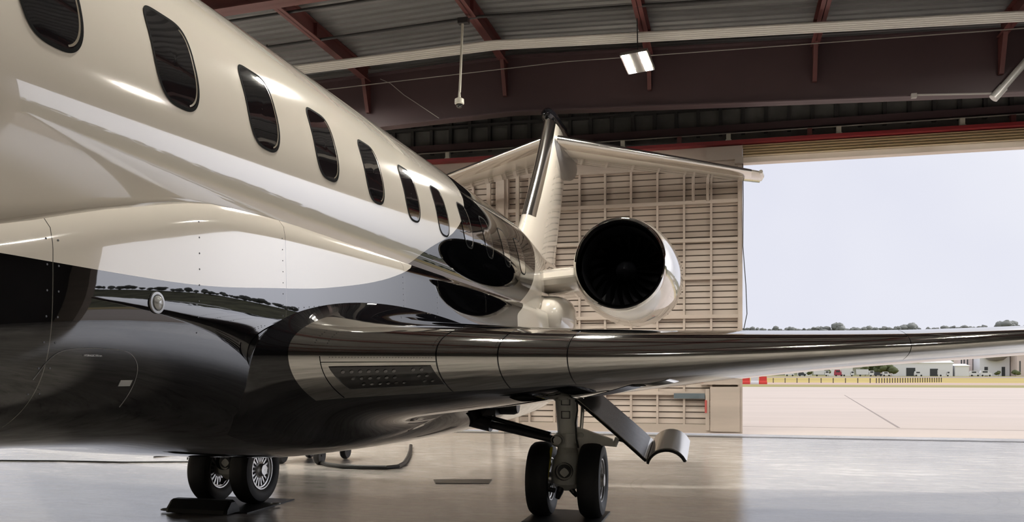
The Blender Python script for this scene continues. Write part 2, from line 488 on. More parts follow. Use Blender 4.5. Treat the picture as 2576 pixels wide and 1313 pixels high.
# deep plate girder in front of the doors and the other girders behind it
def girder(y, depth, m, label, name='girder'):
    g = MB()
    for (xa, xb) in ((XL, -5.5), (-5.5, XR)):
        za, zb2 = roofz(xa), roofz(xb)
        ta, tb = za - 0.18, zb2 - 0.18
        ba, bb = ta - depth, tb - depth
        g.hexa([(xa, y - 0.01, ba), (xb, y - 0.01, bb), (xb, y + 0.01, bb), (xa, y + 0.01, ba), (xa, y - 0.01, ta), (xb, y - 0.01, tb), (xb, y + 0.01, tb), (xa, y + 0.01, ta)])
        for (l0, l1) in ((0, 0.03), (depth - 0.03, depth)):
            g.hexa([(xa, y - 0.18, ba + l0), (xb, y - 0.18, bb + l0), (xb, y + 0.18, bb + l0), (xa, y + 0.18, ba + l0),
                    (xa, y - 0.18, ba + l1), (xb, y - 0.18, bb + l1), (xb, y + 0.18, bb + l1), (xa, y + 0.18, ba + l1)])
    return tag(g.build(name, m, smooth=0), label, 'girder', kind='structure')
girder(22.0, 1.50, M['maroon_dark'], 'deep dark maroon plate girder spanning in front of the hangar doors')
girder(15.75, 0.72, M['maroon'], 'maroon girder crossing under the roof nearer than the deep one')
for yy in (8.0, 0.0, -8.0, -16.0):
    girder(yy, 0.9, M['maroon'], 'maroon girder crossing under the roof over the aircraft')
# rails above the doors
struct(MB().box((XL, DY - 0.30, 8.13), (XR, DY - 0.02, 8.22)).build('trim_1', M['red'], smooth=0), 'red steel door rail running above the taupe doors', 'rail')
struct(MB().box((XL, DY + 0.02, 8.55), (XR, DY + 0.16, 8.74)).build('trim_2', M['maroon_dark'], smooth=0), 'dark maroon beam above the red door rail', 'beam')
tag(MB().tube([(XL + 0.1, DY - 0.10, 8.46), (XR - 0.1, DY - 0.10, 8.46)], 0.018, 8).build('conduit_pipe', M['wire_pale']), 'thin pale conduit pipe above the red door rail', 'conduit')
struct(MB().box((-14.0, DY - 0.02, 7.63), (0.42, DY + 0.28, 8.14)).build('trim_3', M['taupe'], smooth=0), 'taupe fascia above the closed hangar doors', 'trim')
# folded ribbed header over the opening
h = MB()
for k in range(5):
    z = 7.80 + k * 0.073
    h.hexa([(0.44, DY - 0.13, z), (20.4, DY - 0.13, z), (20.4, DY + 0.3, z), (0.44, DY + 0.3, z),
            (0.44, DY + 0.00, z + 0.060), (20.4, DY + 0.00, z + 0.060), (20.4, DY + 0.3, z + 0.060), (0.44, DY + 0.3, z + 0.060)], 0)
h.hexa([(0.44, DY - 0.02, 7.635), (20.4, DY - 0.02, 7.635), (20.4, DY + 0.3, 7.635), (0.44, DY + 0.3, 7.635),
        (0.44, DY - 0.02, 7.79), (20.4, DY - 0.02, 7.79), (20.4, DY + 0.3, 7.79), (0.44, DY + 0.3, 7.79)], 1)
M['header'] = mat('cream_header_panel', (0.84, 0.71, 0.52), 0.5)
M['header_lip'] = mat('pale_header_lip', (0.74, 0.66, 0.58), 0.5)
struct(h.build('lintel', [M['header'], M['header_lip']], smooth=0), 'cream ribbed header with a pale lip over the open doorway', 'header')
h2 = MB()
for k in range(5):
    h2.box((-30.5, DY, 7.64 + k * 0.1), (-14.4, DY + 0.3, 7.73 + k * 0.1))
struct(h2.build('lintel', M['header'], smooth=0), 'cream ribbed header over the far left doorway', 'header')
# small fittings on the rail
for fx, big, lab in ((-2.9, 1, 'small cream bracket box on the red door rail right of the fin top'), (-1.3, 0, 'small maroon bracket on the red door rail above the tailplane'),
                     (0.05, 1, 'small cream bracket box on the red rail above the corner of the open doorway'), (2.2, 0, 'small maroon bracket on the red rail above the left part of the open doorway'),
                     (2.95, 1, 'cream bracket box on the red rail above the open doorway, nearer the door leaf'), (6.0, 1, 'cream bracket box on the red rail above the open doorway, nearer the pale pipe brace'),
                     (7.2, 0, 'small maroon bracket on the red rail under the thick pale pipe brace'), (-8.2, 1, 'small cream bracket box on the red door rail left of the fin')):
    o = MB().box((fx - 0.06, DY - 0.22, 8.222), (fx + 0.06, DY - 0.08, 8.43)).box((fx - 0.08, DY - 0.235, 8.221), (fx + 0.08, DY - 0.07, 8.26)).build('rail_bracket', M['cream'] if big else M['maroon'], smooth=0)
    tag(o, lab, 'bracket', 'brackets on the door rail')

# the sliding doors: slatted panels with studs and rails
def door(name, xa, xb, y, label):
    d = MB()
    d.box((xa, y + 0.16, 0.06), (xb, y + 0.20, 7.62), 1)                # sheet
    z = 0.30
    while z < 7.55:                                                     # overlapping slats
        d.hexa([(xa + 0.02, y + 0.115, z), (xb - 0.02, y + 0.115, z), (xb - 0.02, y + 0.16, z), (xa + 0.02, y + 0.16, z),
                (xa + 0.02, y + 0.155, z + 0.142), (xb - 0.02, y + 0.155, z + 0.142), (xb - 0.02, y + 0.16, z + 0.142), (xa + 0.02, y + 0.16, z + 0.142)])
        z += 0.172
    x = xb - 0.10
    while x > xa + 0.05:                                                # studs
        d.box((x - 0.03, y + 0.03, 0.28), (x + 0.03, y + 0.16, 7.6)); x -= 0.755
    for z in (1.12, 2.20, 3.30, 4.40, 5.47, 6.55, 7.56):                # rails
        d.box((xa, y - 0.01, z), (xb, y + 0.16, z + 0.10))
    d.box((xa, y - 0.02, 0.05), (xb, y + 0.22, 0.29))                    # bottom beam
    d.box((xa, y - 0.03, 0.05), (xa + 0.10, y + 0.24, 7.62)).box((xb - 0.12, y - 0.03, 0.05), (xb, y + 0.26, 7.62))
    return struct(d.build(name, [M['taupe'], M['slat_gap']], smooth=0), label, 'door')
door('door_1', -6.45, 0.43, DY, 'taupe slatted hangar door leaf beside the open doorway')
door('door_2', -14.2, -6.62, DY + 0.02, 'taupe slatted hangar door leaf behind the tail, left of the first leaf')
struct(MB().box((-6.62, DY - 0.12, 0.0), (-6.45, DY + 0.3, 7.62)).box((-7.0, DY - 0.1, 0), (-6.88, DY, 7.62)).box((-6.1, DY - 0.1, 0), (-6.0, DY, 7.62)).build('trim_4', M['taupe'], smooth=0), 'taupe posts where the two hangar door leaves meet', 'post')
dp = MB().box((-0.45, DY - 0.10, 0.10), (0.36, DY + 0.10, 1.36)).box((-0.72, DY - 0.06, 1.42), (0.34, DY + 0.05, 1.78)).box((-0.58, DY - 0.05, 0.12), (-0.47, DY + 0.05, 1.30))
tag(dp.build('door_motor_cover', M['taupe'], smooth=0), 'taupe sheet metal cover low on the door leaf beside the opening', 'cover')
tag(MB().box((-1.46, DY - 0.06, 1.02), (-0.60, DY + 0.02, 1.17)).box((-0.9, DY - 0.075, 1.06), (-0.78, DY - 0.055, 1.13)).build('cable_tray', M['bluegrey'], smooth=0), 'blue grey cable tray on the taupe door beside its motor cover', 'tray')
tag(MB().box((-0.60, DY - 0.09, 0.62), (-0.54, DY - 0.045, 0.98)).tube([(-0.57, DY - 0.09, 0.95), (-0.57, DY - 0.09, 0.68)], 0.02, 8).build('pull_handle', M['brick_red'], smooth=0), 'faded red lever on the taupe hangar door', 'lever')
tag(MB().tube([(0.44, DY - 0.06, 7.6), (0.45, DY - 0.07, 6.6), (0.44, DY - 0.06, 5.3), (0.52, DY - 0.08, 4.2), (0.55, DY - 0.08, 3.4), (0.45, DY - 0.06, 2.9)], 0.012, 6).build('hanging_cable', M['cable']), 'thin dark cable hanging down the edge of the taupe door', 'cable')
vp = MB()
for vx in (-0.92, -0.52): vp.tube([(vx, DY - 0.03, 6.62), (vx, DY - 0.03, 7.4)], 0.045, 8)
tag(vp.build('vent_pipe', M['taupe']), 'pair of taupe pipes high on the door beside the opening', 'pipe')
# floor rails of the doors
for i, ry in enumerate((23.95, 24.22)):
    struct(MB().box((XL + 0.1, ry, -0.004), (XR - 0.1, ry + 0.05, 0.006)).build('trim_%d' % (5 + i), M['gear_dark'], smooth=0), ('inner' if i == 0 else 'outer') + ' dark steel door track set in the floor', 'track')
hp = MB().box((-0.55, DY - 0.14, 7.72), (0.43, DY + 0.0, 8.10)).box((0.22, DY - 0.2, 7.60), (0.45, DY - 0.02, 7.76))
tag(hp.build('door_track_box', M['taupe'], smooth=0), 'taupe box at the top corner of the doorway', 'box')

# white strip of pipes under the roof, bent at the ridge
pm = MB()
for k in range(5):
    dy = (k - 2) * 0.115
    pm.tube([(XL + 1, 19.3 + dy, 8.75), (-5.4, 19.7 + dy, 9.58), (XR - 1, 21.35 + dy, 9.15)], 0.034, 8)
tag(pm.build('conduit_bundle', M['pale_pipe']), 'pale bundle of conduits running under the roof beams', 'conduit')
tag(MB().tube([(-12, 21.4, 9.45), (-4.0, 21.4, 9.66), (8, 21.4, 9.46)], 0.012, 6).build('steel_wire', M['wire_pale']), 'thin pale wire strung along the top of the deep girder', 'wire')
tag(MB().tube([(-9.2, 21.83, 9.80), (-8.9, 21.81, 9.65), (-8.5, 21.80, 9.3), (-8.0, 21.80, 8.95), (-7.5, 21.82, 8.60)], 0.01, 6).build('loose_cable', M['wire_pale']), 'loose thin cable drooping in front of the deep girder', 'wire')
# sprinkler pipes parallel to the doors
for (py, pz, nm) in ((18.9, 9.95, 'dark sprinkler pipe under the roof nearer than the pale conduits'), (17.4, 10.0, 'dark sprinkler pipe under the roof farthest from the hangar doors')):
    tag(MB().tube([(XL + 0.2, py, pz - 0.92), (-5.5, py, pz), (XR - 0.2, py, pz - 0.98)], 0.035, 8).build('sprinkler_pipe', M['gear_dark']), nm, 'pipe')
# diagonal pipe brace at the right, with a thin strut
tag(MB().tube([(6.0, 21.7, 8.12), (7.28, 21.7, 9.64)], [0.085, 0.085], 14).tube([(5.93, 21.7, 8.04), (6.14, 21.7, 8.28)], 0.105, 14).build('pipe_brace', M['galv']), 'thick pale pipe brace rising beside the deep girder', 'brace')
tag(MB().tube([(4.3, 21.75, 8.27), (6.0, 21.75, 8.17)], 0.022, 8).box((4.2, 21.7, 8.2), (4.32, 21.8, 8.30)).build('strut_rod', M['wire_pale']), 'thin pale rod along the lower edge of the deep girder', 'rod')

# security camera hanging on a pole
sc_ = thing('security_camera', (-5.90, 18.70, 7.9), 'white dome camera hanging on a thin pole from a roof beam', 'camera')
MB().tube([(-5.86, 18.7, 9.82), (-5.93, 18.7, 8.18)], 0.028, 10).build('pole', M['cream'], sc_)
MB().box((-5.96, 18.62, 9.74), (-5.72, 18.78, 9.86)).build('ceiling_clamp', M['gear_dark'], sc_, 0)
MB().revolve([(0.02, 0.30), (0.035, 0.14), (0.105, 0.10), (0.11, 0.0), (0.09, -0.02)], (-5.94, 18.7, 7.92), 'Z', 20, caps=True).build('mount', M['cream'], sc_)
MB().revolve([(0.085, 0.0), (0.08, -0.04), (0.055, -0.08), (0.01, -0.1)], (-5.94, 18.7, 7.91), 'Z', 20, caps=True).build('dome', M['glass'], sc_)

# high bay lamps: housing with two glowing strips
LX, LY, LZ = -1.97, 19.5, 8.77
def make_lamp(tilt, label):
    hb = thing('high_bay_lamp', (LX, LY, LZ), label, 'lamp', 'high bay lamps')
    t = math.radians(tilt)
    h = 1.02
    MB().box((LX - 0.32, LY - 0.30, LZ + 0.02), (LX + 0.32, LY + 0.30, LZ + 0.10)).box((LX - 0.12, LY - 0.12, LZ + 0.10), (LX + 0.12, LY + 0.12, LZ + 0.2)).build('housing', M['housing'], hb, 0)
    MB().tube([(LX, LY, LZ + 0.1), (LX, LY - h * math.sin(t), LZ + h * math.cos(t))], 0.014, 6).build('hanger_rod', M['gear_dark'], hb)
    for s in (-1, 1):
        MB().box((LX + s * 0.20 - 0.08, LY - 0.28, LZ + 0.016), (LX + s * 0.20 + 0.08, LY + 0.28, LZ + 0.021)).build('light_strip', M['lamp'], hb, 0)
    hb.rotation_euler = (-t, 0, math.radians(-14))
    return hb
make_lamp(26, 'glowing twin strip lamp hanging in front of the deep maroon girder')
hb = make_lamp(0, 'twin strip high bay lamp out of frame, glinting in the aircraft or added for light')
first_lamp = True
for (hx, hy) in ((-1.97, 12.7), (-1.97, 5.9), (7.3, 17.0), (7.3, 10.2), (16.0, 10.2), (16.0, 3.4),
                 (-11.3, 19.5), (-11.3, 12.7), (-11.3, 5.9), (-20.0, 19.5), (-20.0, 12.7), (-20.0, 5.9), (-27.0, 14.0), (-15.6, 12.7), (-15.6, 5.9),  # last pair added to brighten the floor at the left
                 (-13.0, -21.0), (-3.0, -21.0), (7.0, -21.0)):  # unseen row added to light the rear wall
    p = (hx, hy, roofz(hx) - (1.40 if hx == -1.97 else 1.04))
    if first_lamp: hb.location = p; first_lamp = False
    else: copy_thing(hb, p)

# ------------------------------------------------------------------ the business jet
jet = thing('business_jet', (X0, GY, 0), 'large white and black business jet with polished wing edges parked in the hangar', 'aircraft')
FR, FZ = 1.38, 3.08
RAD = [(-8.6, 0.05), (-8.2, 0.38), (-7.4, 0.72), (-6.2, 1.05), (-4.8, 1.27), (-3.4, 1.36), (-2.2, FR), (11.9, FR), (12.9, 1.365), (13.8, 1.29), (15, 1.12), (16.5, 0.88), (18, 0.66), (20, 0.42), (21.6, 0.24), (22.2, 0.10)]
CZ = [(-8.6, 2.55), (-7.4, 2.70), (-5, 2.98), (-2.2, FZ), (12.4, FZ), (13.8, 3.14), (15, 3.26), (16.5, 3.46), (18, 3.66), (20, 3.90), (22.2, 4.05)]
def fus_pt(y, a):
    r = sinterp(y, RAD); z = sinterp(y, CZ)
    return (X0 + r * math.cos(a), y, z + r * math.sin(a))
ys = [-8.6, -8.5, -8.35, -8.2, -8, -7.7, -7.4, -7, -6.6, -6.2, -5.5, -4.8, -4.1, -3.4, -2.8, -2.2] + [-1.8 + 0.4 * i for i in range(34)] + [11.9 + 0.22 * i for i in range(47)]
ys = sorted(set(round(y, 3) for y in ys if y < 22.2)) + [22.2]
NA = 128
v, f = loft([[fus_pt(y, 2 * math.pi * k / NA) for k in range(NA)] for y in ys], True, True)
fus = mesh_obj('fuselage', v, f, M['jet'], jet, 40)

# cabin windows, each a gasket with its reveal and a dark pane lying in the skin
def win_point(yc, ac, hy, ha, k, t, lift):
    c, s = math.cos(t), math.sin(t)
    e = 2 / 4.6 if s > 0 else 2 / 2.9
    yy = yc + hy * k * math.copysign(abs(c) ** e, c)
    aa = ac + ha * k * math.copysign(abs(s) ** e, s)
    return (X0 + (FR + lift) * math.cos(aa), yy, FZ + (FR + lift) * math.sin(aa))
def win_patch(yc, ac, hy, ha, k0, k1, lift, nr=4, seg=72, pinch=0.0):
    rings = []
    for j in range(nr + 1):
        k = k0 + (k1 - k0) * j / nr
        ring = []
        for q in range(seg):
            ring.append(win_point(yc, ac, hy, ha, k, 2 * math.pi * q / seg, lift))
        rings.append(ring)
    return loft(rings, False, True)
def window(yc, m):
    ac, ha, hy = math.radians(13.3), math.radians(11.0), 0.187
    b = MB()
    b.add(*win_patch(yc, ac, hy, ha, 1.0, 0.93, 0.004), 0)
    o = b.build('cabin_window', m, jet, 40)
    # cream reveal, seen at the rear edge only
    rows = []
    for k in range(33):
        t = -1.25 + 2.3 * k / 32
        w = 0.055 * max(0.0, math.cos(t * 0.95)) ** 0.6 + 0.002
        rows.append([win_point(yc, ac, hy, ha, 0.905, t, 0.0042), win_point(yc, ac, hy, ha, 0.905 - w, t, 0.0042)])
    MB().add(*loft(rows)).build('window_reveal', M['reveal'], o, 40)
    MB().add(*win_patch(yc, ac, hy, ha, 0.932, 0.02, 0.0036, 6)).build('window_pane', M['glass'], o, 40)
for i in range(-1, 10):
    window(3.93 + (i - 0) * 0.867 - 0.867 * 0, M['gasket'])

# wing-body fairing: a swelling belly with a chamfered upper edge
ZT = [(-1.8, 1.95), (0, 1.98), (1.5, 2.10), (2.78, 2.34), (3.5, 2.54), (4.3, 2.70), (5.2, 2.73), (12.5, 2.73), (16.0, 2.74), (18.2, 2.85)]
ZB = [(-1.8, 1.72), (0, 1.62), (2, 1.45), (4.2, 1.31), (5.2, 1.18), (5.9, 1.09), (6.6, 1.025), (8.2, 0.975), (10.5, 0.945), (13.0, 0.955), (14.4, 1.0), (15.5, 1.12), (16.3, 1.33), (17.0, 1.65), (17.8, 2.15), (18.2, 2.5)]
WG = [(-1.8, 1.02), (-0.5, 1.18), (0.8, 1.17), (2.2, 1.30), (3.4, 1.393), (4.4, 1.43), (5.4, 1.435), (13.5, 1.43), (15, 1.42), (16, 1.28), (17, 0.98), (18.2, 0.45)]
def fair_ring(y, n=72):
    zt, zb, g = sinterp(y, ZT), sinterp(y, ZB), sinterp(y, WG)
    r, zc = sinterp(y, RAD), sinterp(y, CZ)
    dz = min(abs(zt - zc), r * 0.97)
    xc = math.sqrt(r * r - dz * dz)
    wmax = g
    xi = min(xc, wmax - 0.10)
    half = [(xi - 0.35, zt + 0.02), (xi - 0.06, zt + 0.02), (xi + 0.004, zt + 0.010), (wmax - 0.045, zt - 0.004), (wmax - 0.014, zt - 0.045), (wmax - 0.002, zt - 0.11)]
    e = 2 / 3.8
    z0 = zt - 0.14
    for k in range(n):
        t = (math.pi / 2) * k / (n - 1)
        q = math.sin(t) ** e
        tilt = interp(y, [(3.4, 0.0), (5.4, 0.035)])
        half.append((wmax * max(math.cos(t), 0) ** e + tilt * (z0 - zb) * q * max(0, 1 - q * q), z0 - (z0 - zb) * q))
    left = [(X0 - a, y, b) for a, b in half[:-1]]
    right = [(X0 + a, y, b) for a, b in half]
    return left + right[::-1]
fy = [-1.8 + 0.2 * i for i in range(101)]
v, f = loft([fair_ring(y) for y in fy], True, True)
fairing_shape = (v, f)
def fair_x(y, z):
    """half width of the fairing skin at a height"""
    r = [(p[2], p[0]) for p in fair_ring(y) if p[0] >= X0]
    r.sort()
    return interp(z, r)

# rivets along the joints of the fairing
rv = MB()
def rivet(y, z, r=0.005):
    rv.revolve([(r, -0.004), (r, 0.0012)], (fair_x(y, z), y, z), 'X', 7, caps=True)
for k in range(8): rivet(4.03, 2.56 - 0.085 * k)
for k in range(7):
    rivet(3.03, 2.32 - 0.11 * k); rivet(3.09, 2.32 - 0.11 * k)
for k in range(8): rivet(4.89, 2.60 - 0.07 * k, 0.004)
for k in range(16): rivet(4.95 + 0.07 * k, 2.16 + 0.008 * k, 0.004)
for yy in (6.96, 7.86):
    for k in range(9): rivet(yy, 2.58 - 0.05 * k, 0.004)
rv.m = [1] * len(rv.f)
rv.add(*fairing_shape, 0)
fairing = rv.build('belly_fairing', [M['jet_fairing'], M['gear_dark']], jet, 28)

# wing
def naca(c):
    c = min(max(c, 0), 1)
    return (.2969 * math.sqrt(c) - .126 * c - .3516 * c * c + .2843 * c ** 3 - .1036 * c ** 4) / .1 * .5 / .5001
def wing_frame(X):
    s = X + 2.66
    fl = math.exp(-max(s, -.3) / .16) if s < 1.5 else 0
    f2 = min(1.0, math.exp(-(X + 2.86) / .09)) if X < -2 else 0
    yl = 4.75 + .85 * (X + 2.62) - .12 * f2
    yt = 12.9 + .12 * (X + 2.7) if X < 2 else 13.464 + .45 * (X - 2)
    zn = sinterp(X, [(-4, 1.87), (-1.11, 1.87), (1.61, 1.99), (2.9, 2.09), (11.7, 2.75)])
    zl = sinterp(X, [(-4, 1.25), (-2.67, 1.36), (-1.4, 1.50), (.15, 1.69), (1.14, 1.79), (3.3, 1.95), (11.7, 2.66)])
    zu = sinterp(X, [(-4, 2.20), (-2.5, 2.18), (-1.1, 2.15), (.12, 2.165), (1.5, 2.195), (2.9, 2.265), (11.7, 2.83)])
    return yl, yt, zn, zu - zn + .10 * fl, zn - zl + .03 * fl
def wing_pt(X, t, lift=0.0):
    yl, yt, zn, tu, tl = wing_frame(X)
    c = abs(t) ** 1.9
    ch = yt - yl
    k = naca(c)
    z = zn + tu * k - .02 * c if t >= 0 else zn - tl * k + .18 * tl * c * c
    p = Vector((X, yl + ch * c, z))
    if lift:
        d = 1e-3
        a = wing_pt(X + d, t) - wing_pt(X - d, t); b = wing_pt(X, t + d) - wing_pt(X, t - d)
        n = a.cross(b); n.normalize()
        mid = Vector((X, yl + ch * 0.3, zn))
        if n.dot(p - mid) < 0: n.negate()
        p = p + n * lift
    return p
def t_of(X, dist):
    yl, yt = wing_frame(X)[:2]
    return (dist / (yt - yl)) ** (1 / 1.9)
wx = [-3.1, -2.95, -2.9, -2.86, -2.82, -2.79, -2.76, -2.73, -2.70, -2.67, -2.64, -2.60, -2.55, -2.5, -2.4, -2.3, -2.2, -2.1] + [-2.0 + 0.1 * i for i in range(60)] + [4.0 + 0.5 * i for i in range(16)] + [11.7]
wt = [i / 60 for i in range(-60, 61)]
verts = [wing_pt(X, t) for X in wx for t in wt]
nt = len(wt)
faces, well = [], []
WELL = (-2.48, -1.42, 9.55, 11.0)
for i in range(len(wx) - 1):
    for k in range(nt - 1):
        q = (i * nt + k, i * nt + k + 1, (i + 1) * nt + k + 1, (i + 1) * nt + k)
        c = sum((verts[j] for j in q), Vector()) / 4
        inside = wt[k] < 0 and WELL[0] < c.x < WELL[1] and WELL[2] < c.y < WELL[3]
        if not inside: faces.append(q)
for i in range(len(wx) - 1):
    faces.append(((i) * nt + nt - 1, i * nt, (i + 1) * nt, (i + 1) * nt + nt - 1))
faces.append(tuple((len(wx) - 1) * nt + k for k in range(nt)))
wb = MB()
x0, x1, y0, y1 = WELL
x0 -= 0.06; x1 += 0.06; y0 -= 0.15; y1 += 0.15
wb.add([(x0, y0, 1.46), (x1, y0, 1.60), (x1, y1, 1.60), (x0, y1, 1.46), (x0, y0, 1.92), (x1, y0, 1.92), (x1, y1, 1.92), (x0, y1, 1.92)],
       [(4, 5, 6, 7), (0, 1, 5, 4), (1, 2, 6, 5), (2, 3, 7, 6), (3, 0, 4, 7)])
for k in range(4):
    wb.tube([(x0, 9.75 + 0.35 * k, 1.80), (x1, 9.75 + 0.35 * k, 1.82)], 0.02, 6)
wb.build('wheel_well', M['gear_dark'], jet, 0)
# the other wing, mirrored
mv = [Vector((2 * X0 - p.x, p.y, p.z)) for p in verts]
mesh_obj('wing', mv, [q[::-1] for q in faces], M['black'], jet, 50)

# polished leading edge panels
def le_panel(xa, xb, name, m, up=0.62, lo=0.37, lift=0.004, gap=0.004):
    n = max(3, int((xb - xa) / 0.08))
    xs = [xa + gap + (xb - xa - 2 * gap) * i / n for i in range(n + 1)]
    rings = []
    for X in xs:
        ta, tb = -t_of(X, lo), t_of(X, up)
        row = [wing_pt(X, ta + (tb - ta) * k / 40, lift) for k in range(41)]
        row = [wing_pt(X, ta, -0.002)] + row + [wing_pt(X, tb, -0.002)]
        rings.append(row)
    v, f = loft(rings)
    n2 = len(rings[0])
    # turned-down ends
    for ring, X in ((rings[0], xs[0]), (rings[-1], xs[-1])):
        b = len(v)
        ta, tb = -t_of(X, lo), t_of(X, up)
        v += [wing_pt(X, ta + (tb - ta) * k / 40, -0.003) for k in range(41)]
        st = 0 if ring is rings[0] else (len(rings) - 1) * n2
        for k in range(40): f.append((st + 1 + k, st + 2 + k, b + k + 1, b + k))
    return mesh_obj(name, v, f, m, jet, 40)
for (xa, xb, nm) in ((-2.615, -1.875, 'leading_edge_panel'), (-1.875, -1.53, 'leading_edge_panel'), (-1.53, -1.11, 'leading_edge_panel'), (-1.11, 1.61, 'wing_slat'), (1.61, 5.9, 'wing_slat'), (5.9, 10.9, 'wing_slat')):
    le_panel(xa, xb, nm, M['chrome'])
# rivet rows and joint strips on the leading edge
def strip(pts, r, name, m, parent=jet): return MB().tube(pts, r, 5).build(name, m, parent)
rv = MB()
for k in range(34):
    X = -2.42 + k * 0.0158
    p = wing_pt(X, -0.012, 0.0045); rv.revolve([(0.003, 0.0), (0.003, 0.0012)], p, 'Y', 6, caps=True)
for X in (-2.50, -2.44, -1.90, -1.55, -1.12):
    for k in range(7):
        p = wing_pt(X, 0.06 + 0.014 * k, 0.0045); rv.revolve([(0.004, -0.002), (0.004, 0.001)], p, 'Z', 6, caps=True)
rv.m = [1] * len(rv.f)
rv.add(verts, faces, 0)
wing = rv.build('wing', [M['black'], M['gear_dark']], jet, 50)
# landing light: dark glass window low in the leading edge with rows of led reflectors
def ll(u, w, lift):
    """u along the span 0..1, w down 0..1"""
    xa, xb = -2.43 + 0.04 * w, -1.91 + 0.03 * w
    return wing_pt(xa + (xb - xa) * u, -(0.048 + 0.102 * w), lift)
lamp_box = MB()
rows = [[ll(u / 24, w / 10, 0.0075) for u in range(25)] for w in range(11)]
lamp_box.add(*loft(rows))
rim = [ll(u / 24, 0, 0.006) for u in range(25)] + [ll(1, w / 10, 0.006) for w in range(1, 11)] + [ll(1 - u / 24, 1, 0.006) for u in range(1, 25)] + [ll(0, 1 - w / 10, 0.006) for w in range(1, 10)]
lamp_box.tube(rim, 0.003, 6, closed=True)
landing = lamp_box.build('landing_light', M['lens_dark'], jet, 40)
strip([wing_pt(-2.465, -0.008 - 0.185 * k / 12, 0.005) for k in range(13)], 0.0028, 'panel_joint', M['gasket'])
strip([wing_pt(-2.465 + 0.585 * k / 10, -0.030, 0.005) for k in range(11)], 0.0022, 'panel_joint', M['gasket'])
def led(u, w, big=1.0):
    p = ll(u, w, 0.010); n = (ll(u, w, 0.02) - ll(u, w, 0.01)).normalized()
    b = MB()
    q = n.orthogonal().normalized(); r = n.cross(q)
    rings = []
    for (rad, d) in ((0.0125, -0.002), (0.0125, 0.001), (0.010, 0.0012), (0.006, -0.0015), (0.001, -0.002)):
        rings.append([p + (q * math.cos(t) + r * math.sin(t)) * rad * big + n * d for t in [2 * math.pi * k / 12 for k in range(12)]])
    b.add(*loft(rings, True, True))
    b.build('led_lens', M['led'], landing, 30)
for (w, u0, cnt) in ((0.20, 0.10, 7), (0.50, 0.145, 6), (0.78, 0.19, 6)):
    for k in range(cnt): led(u0 + k * 0.083, w)
for (w, u0) in ((0.16, 0.80), (0.46, 0.815), (0.74, 0.83)):
    for k in range(2): led(u0 + k * 0.085, w)

# round wing inspection light and the access panel on the fairing
ly, lz = 3.70, 2.10
lx = fair_x(ly, lz)
il = MB().revolve([(0.040, -0.02), (0.056, 0.000), (0.054, 0.007), (0.042, 0.008), (0.036, 0.004)], (lx, ly, lz), 'X', 32).build('inspection_light', M['steel'], jet)
MB().revolve([(0.036, 0.0), (0.034, 0.012), (0.024, 0.019), (0.004, 0.021)], (lx, ly, lz), 'X', 24, caps=True).build('lamp_lens', M['lens'], il)
for k in range(10):
    t = 2 * math.pi * k / 10
ap = []
def fpt(y, z, l=0.001): return (fair_x(y, z) + l, y, z)
corner = [(3.02, 1.72), (3.06, 1.80), (3.12, 1.845), (3.22, 1.86), (3.35, 1.862), (3.48, 1.86), (3.56, 1.845), (3.62, 1.80), (3.645, 1.74), (3.65, 1.66), (3.65, 1.58)]
_c = [Vector((y, z)) for y, z in corner]
for _ in range(2):
    _c = [_c[0]] + [q for a, b in zip(_c, _c[1:]) for q in (a * 0.75 + b * 0.25, a * 0.25 + b * 0.75)] + [_c[-1]]
MB().tube([fpt(p.x, p.y) for p in _c], 0.0022, 5).build('access_panel', M['steel'], jet)
MB().hexa([fpt(3.545, 1.685, -0.004), fpt(3.625, 1.685, -0.004), fpt(3.625, 1.685, 0.004), fpt(3.545, 1.685, 0.004), fpt(3.545, 1.715, -0.004), fpt(3.625, 1.715, -0.004), fpt(3.625, 1.715, 0.004), fpt(3.545, 1.715, 0.004)]).build('glint_plate', M['lens'], jet, 0)  # bright plate modelled in place of a reflection on the black paint
fc = bpy.data.curves.new('panel_lettering', 'FONT')
fc.body = 'HYDRAULIC SYSTEM'; fc.size = 0.0125; fc.extrude = 0.0003
fc.materials.append(M['galv'])
ft = bpy.data.objects.new('lettering_curve', fc); COL.objects.link(ft)
bpy.context.view_layer.update()
fm = bpy.data.meshes.new_from_object(ft.evaluated_get(bpy.context.evaluated_depsgraph_get()))
bpy.data.objects.remove(ft)
fo = bpy.data.objects.new('panel_lettering', fm); COL.objects.link(fo); fo.parent = jet
fo.location = Vector((fair_x(3.26, 1.83) + 0.003, 3.26, 1.825)) - Vector((X0, GY, 0))
fo.rotation_euler = (math.radians(90), 0, math.radians(90))

# engine on the rear fuselage
EX, EY, EZ = -1.61, 13.2, 3.44
nac = MB().revolve([(0.735, 0.14), (0.775, 0.35), (0.82, 0.75), (0.855, 1.3), (0.865, 2.0), (0.83, 2.8), (0.75, 3.5), (0.63, 4.3), (0.56, 4.8), (0.54, 4.8), (0.5, 4.2)], (EX, EY, EZ), 'Y', 72)
engine = nac.build('engine_nacelle', M['white'], jet)
MB().revolve([(0.628, 0.30), (0.630, 0.16), (0.640, 0.08), (0.655, 0.03), (0.678, 0.0), (0.700, 0.012), (0.718, 0.05), (0.728, 0.09), (0.7365, 0.145)], (EX, EY, EZ), 'Y', 72).build('inlet_lip', M['chrome'], engine)
MB().revolve([(0.629, 0.28), (0.625, 0.6), (0.622, 1.25), (0.05, 1.27)], (EX, EY, EZ), 'Y', 72).build('inlet_duct', M['duct'], engine)
MB().revolve([(0.01, 0.62), (0.05, 0.66), (0.11, 0.78), (0.17, 0.95), (0.19, 1.1)], (EX, EY, EZ), 'Y', 32, caps=True).build('spinner', M['duct'], engine)
